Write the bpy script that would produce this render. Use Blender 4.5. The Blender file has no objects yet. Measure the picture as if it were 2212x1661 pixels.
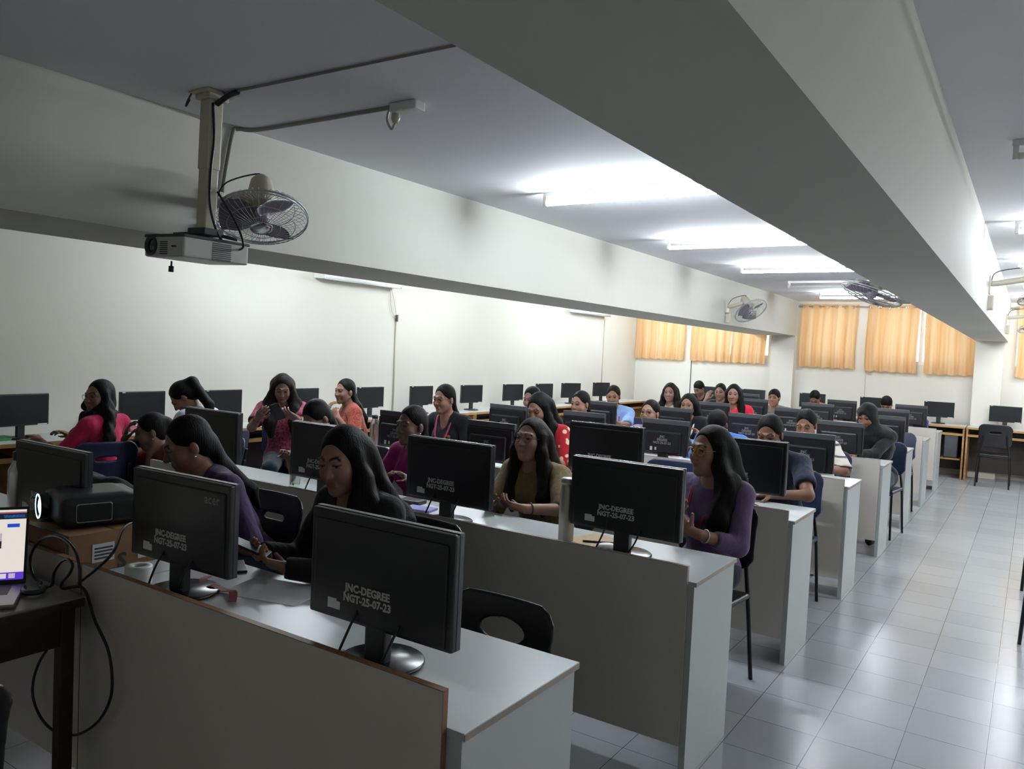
import bpy, bmesh, math, random
import numpy as np
from mathutils import Vector, Matrix
random.seed(7)
S = bpy.context.scene
C = S.collection
PI = math.pi

# ------------------------------------------------------------------ camera, world, exposure
FPX = 1703.43
CAM_Z = 1.6
YAW, PIT, ROL = 0.583972, -0.04415, 0.04688
fw = Vector((-math.sin(YAW)*math.cos(PIT), math.cos(YAW)*math.cos(PIT), math.sin(PIT)))
r0 = Vector((math.cos(YAW), math.sin(YAW), 0)); u0 = r0.cross(fw)
rr = math.cos(ROL)*r0 + math.sin(ROL)*u0
uu = math.cos(ROL)*u0 - math.sin(ROL)*r0
cam_data = bpy.data.cameras.new('camera')
cam_data.sensor_width = 36.0; cam_data.sensor_fit = 'HORIZONTAL'
cam_data.lens = FPX/2212*36.0
cam_data.clip_start = 0.05; cam_data.clip_end = 200
cam = bpy.data.objects.new('camera', cam_data); C.objects.link(cam)
cam.matrix_world = Matrix(((rr.x, uu.x, -fw.x, 0), (rr.y, uu.y, -fw.y, 0), (rr.z, uu.z, -fw.z, CAM_Z), (0, 0, 0, 1)))
S.camera = cam

W = bpy.data.worlds.new('world'); S.world = W; W.use_nodes = True
wn = W.node_tree; wn.nodes.clear()
bg = wn.nodes.new('ShaderNodeBackground'); wo = wn.nodes.new('ShaderNodeOutputWorld')
bg.inputs[0].default_value = (0.93, 0.96, 1.0, 1); bg.inputs[1].default_value = 1.5
wn.links.new(bg.outputs[0], wo.inputs[0])

S.view_settings.view_transform = 'Standard'
S.view_settings.look = 'None'
S.view_settings.gamma = 1.0
S.view_settings.use_curve_mapping = False
S.view_settings.exposure = 0.5
TUBE_W = 170.0          # emission strength of a lit fluorescent tube

# ------------------------------------------------------------------ materials
def lin(c):
    if isinstance(c, str):
        c = tuple(int(c[i:i+2], 16)/255 for i in (0, 2, 4))
    return tuple((x/12.92 if x <= .04045 else ((x+.055)/1.055)**2.4) for x in c)

def mat(name, col, rough=.5, metal=0, spec=.5, noise=None, bump=None, sheen=0, emit=None, trans=0, coat=0):
    m = bpy.data.materials.new(name); m.use_nodes = True
    nt = m.node_tree; b = nt.nodes['Principled BSDF']
    c = lin(col)
    b.inputs['Base Color'].default_value = (*c, 1)
    b.inputs['Roughness'].default_value = rough
    b.inputs['Metallic'].default_value = metal
    b.inputs['Specular IOR Level'].default_value = spec
    if trans: b.inputs['Transmission Weight'].default_value = trans
    if coat: b.inputs['Coat Weight'].default_value = coat
    if sheen: b.inputs['Sheen Weight'].default_value = sheen
    if emit:
        b.inputs['Emission Color'].default_value = (*lin(emit[0]), 1); b.inputs['Emission Strength'].default_value = emit[1]
    tc = None
    if noise or bump:
        tc = nt.nodes.new('ShaderNodeTexCoord')
    if noise:                    # (scale xyz or float, second colour, amount)
        sc, c2, amt = noise
        mp = nt.nodes.new('ShaderNodeMapping')
        mp.inputs['Scale'].default_value = sc if isinstance(sc, tuple) else (sc, sc, sc)
        n = nt.nodes.new('ShaderNodeTexNoise'); n.inputs['Scale'].default_value = 1.0; n.inputs['Detail'].default_value = 4
        mx = nt.nodes.new('ShaderNodeMix'); mx.data_type = 'RGBA'
        mr = nt.nodes.new('ShaderNodeMapRange'); mr.inputs[1].default_value = .38; mr.inputs[2].default_value = .62; mr.inputs[4].default_value = amt
        nt.links.new(tc.outputs['Object'], mp.inputs['Vector']); nt.links.new(mp.outputs[0], n.inputs['Vector'])
        nt.links.new(n.outputs['Fac'], mr.inputs[0]); nt.links.new(mr.outputs[0], mx.inputs['Factor'])
        mx.inputs[6].default_value = (*c, 1); mx.inputs[7].default_value = (*lin(c2), 1)
        nt.links.new(mx.outputs[2], b.inputs['Base Color'])
    if bump:                     # (scale xyz or float, strength, distance)
        sc, st, di = bump
        mp = nt.nodes.new('ShaderNodeMapping')
        mp.inputs['Scale'].default_value = sc if isinstance(sc, tuple) else (sc, sc, sc)
        n = nt.nodes.new('ShaderNodeTexNoise'); n.inputs['Scale'].default_value = 1.0; n.inputs['Detail'].default_value = 3
        bp = nt.nodes.new('ShaderNodeBump'); bp.inputs['Strength'].default_value = st; bp.inputs['Distance'].default_value = di
        nt.links.new(tc.outputs['Object'], mp.inputs['Vector']); nt.links.new(mp.outputs[0], n.inputs['Vector'])
        nt.links.new(n.outputs['Fac'], bp.inputs['Height']); nt.links.new(bp.outputs[0], b.inputs['Normal'])
    return m

def attr_mat(name, rough, spec=.4, bump=None, sss=0):
    m = mat(name, 'ffffff', rough, spec=spec, bump=bump)
    nt = m.node_tree; a = nt.nodes.new('ShaderNodeAttribute'); a.attribute_name = 'Col'
    nt.links.new(a.outputs['Color'], nt.nodes['Principled BSDF'].inputs['Base Color'])
    return m

def floor_mat():
    m = mat('glazed floor tiles', 'a3a6a8', .3, spec=.4)
    nt = m.node_tree; b = nt.nodes['Principled BSDF']
    tc = nt.nodes.new('ShaderNodeTexCoord'); mp = nt.nodes.new('ShaderNodeMapping')
    mp.inputs['Location'].default_value = (.068, -.14, 0)
    br = nt.nodes.new('ShaderNodeTexBrick'); br.offset = 0; br.squash = 1
    br.inputs['Scale'].default_value = 1.0; br.inputs['Brick Width'].default_value = .3085; br.inputs['Row Height'].default_value = .3085
    br.inputs['Mortar Size'].default_value = .0016; br.inputs['Mortar Smooth'].default_value = .2
    br.inputs['Color1'].default_value = (*lin('a9acae'), 1); br.inputs['Color2'].default_value = (*lin('a0a3a6'), 1)
    br.inputs['Mortar'].default_value = (*lin('47494c'), 1)
    nt.links.new(tc.outputs['Object'], mp.inputs[0]); nt.links.new(mp.outputs[0], br.inputs['Vector'])
    n = nt.nodes.new('ShaderNodeTexNoise'); n.inputs['Scale'].default_value = 2.2; n.inputs['Detail'].default_value = 5
    mx = nt.nodes.new('ShaderNodeMix'); mx.data_type = 'RGBA'; mx.blend_type = 'MULTIPLY'; mx.inputs['Factor'].default_value = .12
    cr = nt.nodes.new('ShaderNodeValToRGB'); cr.color_ramp.elements[0].position = .35; cr.color_ramp.elements[1].position = .65
    cr.color_ramp.elements[0].color = (.7, .7, .7, 1)
    nt.links.new(tc.outputs['Object'], n.inputs['Vector']); nt.links.new(n.outputs['Fac'], cr.inputs[0])
    nt.links.new(br.outputs['Color'], mx.inputs[6]); nt.links.new(cr.outputs[0], mx.inputs[7])
    nt.links.new(br.outputs['Color'], b.inputs['Base Color'])
    n2 = nt.nodes.new('ShaderNodeTexNoise'); n2.inputs['Scale'].default_value = 1.1; n2.inputs['Detail'].default_value = 2
    mr = nt.nodes.new('ShaderNodeMapRange'); mr.inputs[3].default_value = .2; mr.inputs[4].default_value = .27
    nt.links.new(tc.outputs['Object'], n2.inputs['Vector']); nt.links.new(n2.outputs['Fac'], mr.inputs[0]); nt.links.new(mr.outputs[0], b.inputs['Roughness'])
    bp = nt.nodes.new('ShaderNodeBump'); bp.inputs['Strength'].default_value = .25; bp.inputs['Distance'].default_value = .002; bp.invert = True
    nt.links.new(br.outputs['Fac'], bp.inputs['Height']); nt.links.new(bp.outputs[0], b.inputs['Normal'])
    return m

def curtain_mat():
    m = bpy.data.materials.new('orange curtain cloth'); m.use_nodes = True
    nt = m.node_tree; nt.nodes.clear()
    o = nt.nodes.new('ShaderNodeOutputMaterial'); d = nt.nodes.new('ShaderNodeBsdfDiffuse'); t = nt.nodes.new('ShaderNodeBsdfTranslucent')
    mx = nt.nodes.new('ShaderNodeMixShader'); mx.inputs[0].default_value = .42
    tc = nt.nodes.new('ShaderNodeTexCoord'); mp = nt.nodes.new('ShaderNodeMapping'); mp.inputs['Scale'].default_value = (9, 9, .25)
    n = nt.nodes.new('ShaderNodeTexNoise'); n.inputs['Scale'].default_value = 1; n.inputs['Detail'].default_value = 3
    cr = nt.nodes.new('ShaderNodeValToRGB'); cr.color_ramp.elements[0].position = .35; cr.color_ramp.elements[1].position = .65
    cr.color_ramp.elements[0].color = (*lin('e6b57e'), 1); cr.color_ramp.elements[1].color = (*lin('f0d0a4'), 1)
    nt.links.new(tc.outputs['Object'], mp.inputs[0]); nt.links.new(mp.outputs[0], n.inputs['Vector']); nt.links.new(n.outputs['Fac'], cr.inputs[0])
    nt.links.new(cr.outputs[0], d.inputs[0]); nt.links.new(cr.outputs[0], t.inputs[0])
    nt.links.new(d.outputs[0], mx.inputs[1]); nt.links.new(t.outputs[0], mx.inputs[2]); nt.links.new(mx.outputs[0], o.inputs[0])
    return m

def glass_mat():
    m = bpy.data.materials.new('window glass'); m.use_nodes = True
    nt = m.node_tree; nt.nodes.clear()
    o = nt.nodes.new('ShaderNodeOutputMaterial'); g = nt.nodes.new('ShaderNodeBsdfGlossy'); g.inputs['Roughness'].default_value = .03
    t = nt.nodes.new('ShaderNodeBsdfTransparent'); t.inputs[0].default_value = (.95, .97, .97, 1)
    mx = nt.nodes.new('ShaderNodeMixShader'); mx.inputs[0].default_value = .06
    nt.links.new(t.outputs[0], mx.inputs[1]); nt.links.new(g.outputs[0], mx.inputs[2]); nt.links.new(mx.outputs[0], o.inputs[0])
    return m

M = {
 'wall': mat('cream wall paint', 'dad7cd', .75, spec=.25, noise=(.5, 'd3cfc4', .7), bump=(60., .05, .002)),
 'ceil': mat('white ceiling paint', 'dfdfe3', .8, spec=.2, noise=(.7, 'd8d8dc', .6)),
 'beam': mat('beam paint', 'cbcac2', .7, spec=.25, noise=((.4, .4, 1.5), 'c1c0b7', .8)),
 'floor': floor_mat(), 'curtain': curtain_mat(), 'glass': glass_mat(),
 'lam': mat('grey white laminate', 'b9bdbd', .32, spec=.5, noise=((1.2, 1.2, 1.2), 'b1b5b5', .5)),
 'panel': mat('warm grey laminate panel', 'cdc7bf', .45, spec=.4, noise=((1.5, 1.5, 1.5), 'c5beb5', .6)),
 'band': mat('brown edge band', '9a7558', .45, noise=((3, 3, 3), '86624a', .8)),
 'band2': mat('grey brown edge band', 'a39c92', .45, noise=((3, 3, 3), '938a7e', .8)),
 'wood': mat('tan wood', 'b98c55', .5, noise=((4, 4, 25), '99703f', .7)),
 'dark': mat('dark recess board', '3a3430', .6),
 'white': mat('white enamel', 'e2e2de', .35),
 'pvc': mat('white pvc', 'd8d8d2', .45),
 'beige': mat('aged beige plastic', 'b9b4a2', .45),
 'black': mat('black plastic', '1b1c1f', .38, bump=(900., .05, .0005)),
 'blackg': mat('glossy black plastic', '0e0f11', .24),
 'rim': mat('grey bezel plastic', '34363a', .22),
 'gbez': mat('grey monitor bezel', '4a4d50', .4),
 'screen': mat('unlit screen', '1a1d1f', .3, spec=.4),
 'ink': mat('white stencil paint', 'b9b9b5', .7),
 'portf': mat('silver grey frame', '8e9193', .35), 'ink2': mat('worn stencil paint', '85878a', .7), 'conduit': mat('grey conduit', '86847d', .5), 'logo': mat('grey logo plastic', '66696c', .3), 'inkdim': mat('dark logo', '2f3133', .3),
 'sticker': mat('white sticker', 'c9cbcb', .6),
 'navy': mat('navy plastic', '1c2542', .42, bump=(500., .06, .001)),
 'chairblk': mat('charcoal plastic', '17181b', .36),
 'steel': mat('brushed steel', 'b8bab9', .3, metal=1),
 'steelb': mat('satin steel bottle', 'a7a59e', .42, metal=.85),
 'tubeleg': mat('black tube steel', '111214', .35, metal=.3),
 'hair': mat('black hair', '0d0a09', .62, spec=.16, noise=((160., 160., 7.), '040303', 1.0), bump=((170., 170., 8.), .5, .006)),
 'hairbr': mat('dark brown hair', '1d1410', .62, spec=.16, noise=((160., 160., 7.), '0c0806', 1.0), bump=((170., 170., 8.), .5, .006)),
 'card': mat('cardboard', '8a6746', .8, noise=((3, 3, 12), '7b5a3c', .7)),
 'paper': mat('white paper', 'd9d9dc', .8), 'lilac': mat('lilac notebook', '8d87c4', .6), 'kraft': mat('kraft cover', 'b3946a', .7),
 'red': mat('red ribbon', '8a1626', .6), 'green': mat('green folder', '1f8a34', .5), 'pink': mat('pink pouch', 'b4566a', .7),
 'wooddk': mat('dark stained wood', '2a1a12', .42, noise=((3, 14, 14), '1c110b', .8)),
 'alu': mat('laptop aluminium', '8e9092', .35, metal=.9), 'key': mat('black keys', '0b0b0d', .5),
 'projw': mat('white projector plastic', 'b9b9b5', .4), 'vent': mat('dark vent', '3a3c3f', .6),
 'lens': mat('lens glass', '0a0d12', .05, coat=1), 'blade': mat('grey fan blade', '8f8894', .35), 'wire': mat('chrome wire', 'b4b6b8', .35, metal=.5),
 'gold': mat('gold', 'c89b3c', .3, metal=1), 'silver': mat('silver', 'd8d8d8', .2, metal=1), 'frame': mat('spectacle frame', '2a211c', .3),
 'lanyard': mat('pink lanyard', 'b03a5e', .6), 'shoe': mat('black shoe', '121214', .5), 'clear': mat('clear plastic', 'dfe3e3', .08, trans=.9),
}
def cloth(name, col, col2=None, sc=30., amt=.6, rough=.85):
    return mat(name, col, rough, spec=.2, sheen=.15, noise=(sc, col2, amt) if col2 else None, bump=((14., 14., 5.), .7, .02))
SKIN = attr_mat('skin', .5, .35, bump=(70., .05, .002))
EYE = attr_mat('eye surface', .15, .5)
def emis(name, col, st):
    m = bpy.data.materials.new(name); m.use_nodes = True; nt = m.node_tree; nt.nodes.clear()
    e = nt.nodes.new('ShaderNodeEmission'); o = nt.nodes.new('ShaderNodeOutputMaterial')
    e.inputs[0].default_value = (*col, 1); e.inputs[1].default_value = st; nt.links.new(e.outputs[0], o.inputs[0]); return m
M['tube'] = emis('lit fluorescent tube', (.86, .94, 1.0), TUBE_W)
M['tube_soft'] = emis('lit fluorescent tube, older', (.9, .95, 1.0), TUBE_W*.78)  # same tube, strength lowered to balance the brightness between bays
M['tube_dim'] = emis('lit fluorescent tube, worn', (.9, .95, 1.0), TUBE_W*.5)  # same tube, dimmed further so the aisle side stays less bright
M['lampglow'] = emis('lit projector lens', (.62, .93, 1.0), 1.3)

# ------------------------------------------------------------------ mesh helpers
class MB:
    def __init__(s): s.bm = bmesh.new()
    def _mat(s, faces, mi):
        for f in faces: f.material_index = mi
    def box(s, x0, x1, y0, y1, z0, z1, bev=0, mi=0, seg=2, mx=None):
        t = bmesh.new(); bmesh.ops.create_cube(t, size=1)
        for v in t.verts: v.co = Vector(((x0+x1)/2+v.co.x*(x1-x0), (y0+y1)/2+v.co.y*(y1-y0), (z0+z1)/2+v.co.z*(z1-z0)))
        if bev: bmesh.ops.bevel(t, geom=list(t.edges), offset=bev, segments=seg, affect='EDGES', profile=.6)
        s.merge(t, mi, mx); return s
    def merge(s, t, mi=0, mx=None):
        if mx is not None: bmesh.ops.transform(t, matrix=mx, verts=t.verts)
        vm = {}
        for v in t.verts: vm[v] = s.bm.verts.new(v.co)
        for f in t.faces:
            try:
                nf = s.bm.faces.new([vm[v] for v in f.verts]); nf.material_index = mi; nf.smooth = f.smooth
            except ValueError: pass
        t.free(); return s
    def lathe(s, prof, n=24, mi=0, c=(0, 0, 0), axis=None, cap=True):
        t = bmesh.new(); rings = []
        for (r, z) in prof:
            rings.append([t.verts.new((r*math.cos(2*PI*i/n), r*math.sin(2*PI*i/n), z)) for i in range(n)])
        for a, b in zip(rings, rings[1:]):
            for i in range(n):
                f = t.faces.new((a[i], a[(i+1) % n], b[(i+1) % n], b[i])); f.smooth = True
        if cap:
            if prof[0][0] > 1e-6: t.faces.new(rings[0][::-1])
            if prof[-1][0] > 1e-6: t.faces.new(rings[-1])
        mx = Matrix.Translation(c)
        if axis is not None: mx = mx @ Vector((0, 0, 1)).rotation_difference(Vector(axis)).to_matrix().to_4x4()
        return s.merge(t, mi, mx)
    def cyl(s, p, q, r, r2=None, n=14, mi=0):
        p = Vector(p); q = Vector(q); d = q-p
        return s.lathe([(r, 0), (r2 if r2 is not None else r, d.length)], n, mi, p, d)
    def tube(s, pts, r, n=8, mi=0, closed=False, smooth=True):
        pts = [Vector(p) for p in pts]
        if smooth and len(pts) > 2: pts = catmull(pts, 6, closed)
        t = bmesh.new(); rings = []; up = Vector((0, 0, 1)); N = len(pts)
        prev = None
        for i, p in enumerate(pts):
            if closed: d = pts[(i+1) % N]-pts[i-1]
            else: d = pts[min(i+1, N-1)]-pts[max(i-1, 0)]
            d.normalize()
            if prev is None:
                a = d.cross(up)
                if a.length < .05: a = d.cross(Vector((1, 0, 0)))
            else: a = prev - d*prev.dot(d)
            a.normalize(); prev = a; b = d.cross(a)
            rings.append([t.verts.new(p+r*(math.cos(2*PI*k/n)*a+math.sin(2*PI*k/n)*b)) for k in range(n)])
        pairs = list(zip(rings, rings[1:]))
        if closed: pairs.append((rings[-1], rings[0]))
        for x, y in pairs:
            for k in range(n):
                f = t.faces.new((x[k], x[(k+1) % n], y[(k+1) % n], y[k])); f.smooth = True
        if not closed:
            t.faces.new(rings[0][::-1]); t.faces.new(rings[-1])
        return s.merge(t, mi)
    def poly(s, pts, mi=0):
        f = s.bm.faces.new([s.bm.verts.new(p) for p in pts]); f.material_index = mi; return s
    def prism(s, pts2, y0, y1, mi=0, mx=None):      # polygon in xz extruded along y
        t = bmesh.new(); a = [t.verts.new((x, y0, z)) for x, z in pts2]; b = [t.verts.new((x, y1, z)) for x, z in pts2]
        n = len(pts2); t.faces.new(a); t.faces.new(b[::-1])
        for i in range(n): t.faces.new((a[i], b[i], b[(i+1) % n], a[(i+1) % n]))
        bmesh.ops.recalc_face_normals(t, faces=t.faces)
        return s.merge(t, mi, mx)
    def make(s, name, mats, parent=None):
        me = bpy.data.meshes.new(name); bmesh.ops.recalc_face_normals(s.bm, faces=s.bm.faces); s.bm.to_mesh(me); s.bm.free()
        for m in (mats if isinstance(mats, (list, tuple)) else [mats]): me.materials.append(m)
        return link(name, me, parent)

def catmull(p, k, closed=False):
    out = []; n = len(p)
    rng = range(n) if closed else range(n-1)
    for i in rng:
        if closed: a, b, c, d = p[i-1], p[i], p[(i+1) % n], p[(i+2) % n]
        else: a, b, c, d = p[max(i-1, 0)], p[i], p[i+1], p[min(i+2, n-1)]
        for j in range(k):
            t = j/k
            out.append(.5*((2*b)+(c-a)*t+(2*a-5*b+4*c-d)*t*t+(3*b-a-3*c+d)*t**3))
    if not closed: out.append(p[-1])
    return out

def link(name, me, parent=None):
    o = bpy.data.objects.new(name, me); C.objects.link(o)
    if parent is not None: o.parent = parent
    return o
def tag(o, label, cat, group=None, kind=None):
    o['label'] = label; o['category'] = cat
    if group: o['group'] = group
    if kind: o['kind'] = kind
    return o
def thing(name, label, cat, loc=(0, 0, 0), rz=0, group=None):
    o = bpy.data.objects.new(name, None); C.objects.link(o); o.empty_display_size = .1
    o.location = loc; o.rotation_euler = (0, 0, rz)
    return tag(o, label, cat, group)
def struct(o, label=None):
    o['kind'] = 'structure'
    if label: o['label'] = label
    return o
def dup(root, loc, rz, label, group=None):
    r = root.copy(); C.objects.link(r); r.location = loc; r.rotation_euler = (0, 0, rz); r['label'] = label
    if group: r['group'] = group
    for ch in list(root.children):
        c = ch.copy(); C.objects.link(c); c.parent = r
        for g in ch.children:
            d = g.copy(); C.objects.link(d); d.parent = c
    return r
def text_mesh(lines, size, align='CENTER', bold=.0, depth=.0006, stretch=1.0):
    cu = bpy.data.curves.new('lettering', 'FONT'); cu.body = lines; cu.size = size; cu.align_x = align; cu.extrude = depth
    cu.offset = bold; cu.space_line = .95; cu.resolution_u = 2
    o = bpy.data.objects.new('lettering', cu); C.objects.link(o)
    dg = bpy.context.evaluated_depsgraph_get()
    me = bpy.data.meshes.new_from_object(o.evaluated_get(dg)); bpy.data.objects.remove(o); bpy.data.curves.remove(cu)
    me.transform(Matrix.Rotation(PI/2, 4, 'X') @ Matrix.Diagonal((stretch, 1, 1, 1)))
    return me

# ------------------------------------------------------------------ implicit surfaces (bodies, cloth, hair, moulded shells)
class Field:
    """smooth-blended round cones and ellipsoids, meshed on a grid that is finer inside given boxes"""
    def __init__(s): s.pr = []
    def cone(s, a, b, ra, rb, k=.02, sub=False):
        s.pr.append(('c', np.array(a, float), np.array(b, float), ra, rb, k, sub)); return s
    def ball(s, c, r, k=.02, sub=False): return s.ell(c, (r, r, r), None, k, sub)
    def ell(s, c, r, R=None, k=.02, sub=False):
        s.pr.append(('e', np.array(c, float), np.array(r, float), None if R is None else np.array(R, float), None, k, sub)); return s
    def box(s, c, h, rad, R=None, k=.01, sub=False):
        s.pr.append(('b', np.array(c, float), np.array(h, float), None if R is None else np.array(R, float), rad, k, sub)); return s
    def bounds(s):
        lo = []; hi = []
        for p in s.pr:
            if p[6]: continue
            l, h = s._bb(p); lo.append(l); hi.append(h)
        return np.min(lo, 0), np.max(hi, 0)
    def _bb(s, p):
        if p[0] == 'c':
            r = max(p[3], p[4]); return np.minimum(p[1], p[2])-r, np.maximum(p[1], p[2])+r
        if p[0] == 'e':
            r = p[2] if p[3] is None else np.sqrt((np.abs(p[3])**2) @ (p[2]**2))
            return p[1]-r, p[1]+r
        h = p[2]+p[4]; r = h if p[3] is None else np.abs(p[3]) @ h
        return p[1]-r, p[1]+r
    def _d(s, p, X, Y, Z):
        if p[0] == 'c':
            a, b, r1, r2 = p[1:5]; ba = b-a; l2 = ba @ ba
            px, py, pz = X-a[0], Y-a[1], Z-a[2]
            t = np.clip((px*ba[0]+py*ba[1]+pz*ba[2])/max(l2, 1e-9), 0, 1)
            return np.sqrt((px-t*ba[0])**2+(py-t*ba[1])**2+(pz-t*ba[2])**2)-(r1+(r2-r1)*t)
        px, py, pz = X-p[1][0], Y-p[1][1], Z-p[1][2]
        R = p[3]
        if R is not None:
            px, py, pz = (R[0, 0]*px+R[1, 0]*py+R[2, 0]*pz, R[0, 1]*px+R[1, 1]*py+R[2, 1]*pz, R[0, 2]*px+R[1, 2]*py+R[2, 2]*pz)
        r = p[2]
        if p[0] == 'e':
            k0 = np.sqrt((px/r[0])**2+(py/r[1])**2+(pz/r[2])**2); k1 = np.sqrt((px/r[0]**2)**2+(py/r[1]**2)**2+(pz/r[2]**2)**2)
            return np.where(k1 < 1e-6, -min(r), k0*(k0-1)/np.maximum(k1, 1e-6))
        qx, qy, qz = np.abs(px)-r[0], np.abs(py)-r[1], np.abs(pz)-r[2]
        return np.sqrt(np.maximum(qx, 0)**2+np.maximum(qy, 0)**2+np.maximum(qz, 0)**2)+np.minimum(np.maximum(qx, np.maximum(qy, qz)), 0)-p[4]
    def axes(s, res, fine):
        lo, hi = s.bounds(); out = []
        for a in range(3):
            l, h = lo[a]-2.5*res, hi[a]+2.5*res
            iv = sorted((max(l, f[0][a]), min(h, f[1][a]), f[2]) for f in fine)
            xs = [l]; x = l
            while x < h:
                st = min([f[2] for f in iv if f[0] <= x < f[1]] or [res])
                nx = x+st
                for f in iv:
                    if x < f[0]-1e-6 < nx and f[2] < st: nx = max(f[0], x+f[2])
                x = nx; xs.append(x)
            out.append(np.array(xs, dtype=np.float32))
        return out
    def mesh(s, name, res=.012, fine=(), warp=None):
        xs, ys, zs = s.axes(res, fine)
        F = np.full((len(xs), len(ys), len(zs)), .5, np.float32)
        for p in s.pr:
            l, h = s._bb(p); k = p[5]; m = k+2.2*res
            i0, i1 = np.searchsorted(xs, [l[0]-m, h[0]+m]); j0, j1 = np.searchsorted(ys, [l[1]-m, h[1]+m]); k0, k1 = np.searchsorted(zs, [l[2]-m, h[2]+m])
            if i1 <= i0 or j1 <= j0 or k1 <= k0: continue
            X = xs[i0:i1, None, None]; Y = ys[None, j0:j1, None]; Z = zs[None, None, k0:k1]
            if warp is not None and not p[6]: d = s._d(p, X, Y, Z)+warp(X, Y, Z)
            else: d = s._d(p, X, Y, Z)
            G = F[i0:i1, j0:j1, k0:k1]
            if p[6]:
                d = -d; hh = np.clip(.5-.5*(G-d)/k, 0, 1); G[...] = G*(1-hh)+d*hh+k*hh*(1-hh)
            else:
                hh = np.clip(.5+.5*(G-d)/k, 0, 1); G[...] = G*(1-hh)+d*hh-k*hh*(1-hh)
        return nets(F, xs, ys, zs, name)

def nets(F, xs, ys, zs, name):
    sg = F < 0
    nx, ny, nz = F.shape
    cs = np.zeros((nx-1, ny-1, nz-1), np.int8)
    for a in (0, 1):
        for b in (0, 1):
            for c in (0, 1): cs += sg[a:nx-1+a, b:ny-1+b, c:nz-1+c]
    act = np.argwhere((cs > 0) & (cs < 8)); N = len(act)
    idx = np.full(cs.shape, -1, np.int64); idx[tuple(act.T)] = np.arange(N)
    co = [(a, b, c) for a in (0, 1) for b in (0, 1) for c in (0, 1)]
    V = np.stack([F[act[:, 0]+a, act[:, 1]+b, act[:, 2]+c] for a, b, c in co], 1)
    P = np.stack([np.stack([xs[act[:, 0]+a], ys[act[:, 1]+b], zs[act[:, 2]+c]], 1) for a, b, c in co], 1)
    acc = np.zeros((N, 3)); cnt = np.zeros(N)
    for i in range(8):
        for j in range(i+1, 8):
            if sum(abs(co[i][q]-co[j][q]) for q in range(3)) != 1: continue
            cr = (V[:, i] < 0) != (V[:, j] < 0)
            den = V[:, i]-V[:, j]; t = np.where(cr, V[:, i]/np.where(den == 0, 1, den), 0)
            acc += np.where(cr[:, None], P[:, i]+t[:, None]*(P[:, j]-P[:, i]), 0); cnt += cr
    vert = acc/np.maximum(cnt, 1)[:, None]
    quads = []
    for ax in range(3):
        s0 = [slice(None)]*3; s1 = [slice(None)]*3; s0[ax] = slice(0, -1); s1[ax] = slice(1, None)
        A = sg[tuple(s0)]; B = sg[tuple(s1)]
        e = np.argwhere(A != B); u, v = (ax+1) % 3, (ax+2) % 3
        e = e[(e[:, u] > 0) & (e[:, v] > 0) & (e[:, u] < F.shape[u]-1) & (e[:, v] < F.shape[v]-1)]
        def at(du, dv):
            q = e.copy(); q[:, u] -= du; q[:, v] -= dv; return idx[q[:, 0], q[:, 1], q[:, 2]]
        q = np.stack([at(1, 1), at(0, 1), at(0, 0), at(1, 0)], 1)
        fl = ~A[e[:, 0], e[:, 1], e[:, 2]]
        q[fl] = q[fl][:, ::-1]; quads.append(q)
    Q = np.concatenate(quads); Q = Q[(Q >= 0).all(1)]
    me = bpy.data.meshes.new(name)
    me.vertices.add(N); me.vertices.foreach_set('co', vert.astype(np.float32).ravel())
    me.loops.add(len(Q)*4); me.loops.foreach_set('vertex_index', Q.astype(np.int32).ravel())
    me.polygons.add(len(Q)); me.polygons.foreach_set('loop_start', np.arange(0, len(Q)*4, 4, dtype=np.int32))
    me.update(calc_edges=True); me.validate()
    me.polygons.foreach_set('use_smooth', np.ones(len(me.polygons), bool)); me.update()
    return me

def setcol(me, cols):
    a = me.color_attributes.new('Col', 'FLOAT_COLOR', 'POINT'); a.data.foreach_set('color', np.concatenate([cols, np.ones((len(cols), 1))], 1).astype(np.float32).ravel())
def verts_of(me):
    v = np.empty(len(me.vertices)*3, np.float32); me.vertices.foreach_get('co', v); return v.reshape(-1, 3)

# ------------------------------------------------------------------ people
def unit(v): v = np.array(v, float); return v/np.linalg.norm(v)
def rotm(yaw, pitch=0, roll=0):          # yaw about z, pitch > 0 looks down, roll > 0 tips the head towards +x
    cy, sy = math.cos(yaw), math.sin(yaw); cp, sp = math.cos(pitch), math.sin(pitch); cr, sr = math.cos(roll), math.sin(roll)
    Rz = np.array([[cy, -sy, 0], [sy, cy, 0], [0, 0, 1]]); Rx = np.array([[1, 0, 0], [0, cp, -sp], [0, sp, cp]]); Ry = np.array([[cr, 0, sr], [0, 1, 0], [-sr, 0, cr]])
    return Rz @ Rx @ Ry
def ik(Sh, Wr, l1, l2, hint):
    d = Wr-Sh; L = np.linalg.norm(d)
    if L > .985*(l1+l2): d *= .985*(l1+l2)/L; Wr = Sh+d; L = np.linalg.norm(d)
    u = d/L; a = (l1*l1-l2*l2+L*L)/(2*L); h = math.sqrt(max(l1*l1-a*a, 1e-6))
    p = np.array(hint, float); p = p-u*(p @ u); p /= np.linalg.norm(p)
    return Sh+u*a+p*h, Wr

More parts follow.
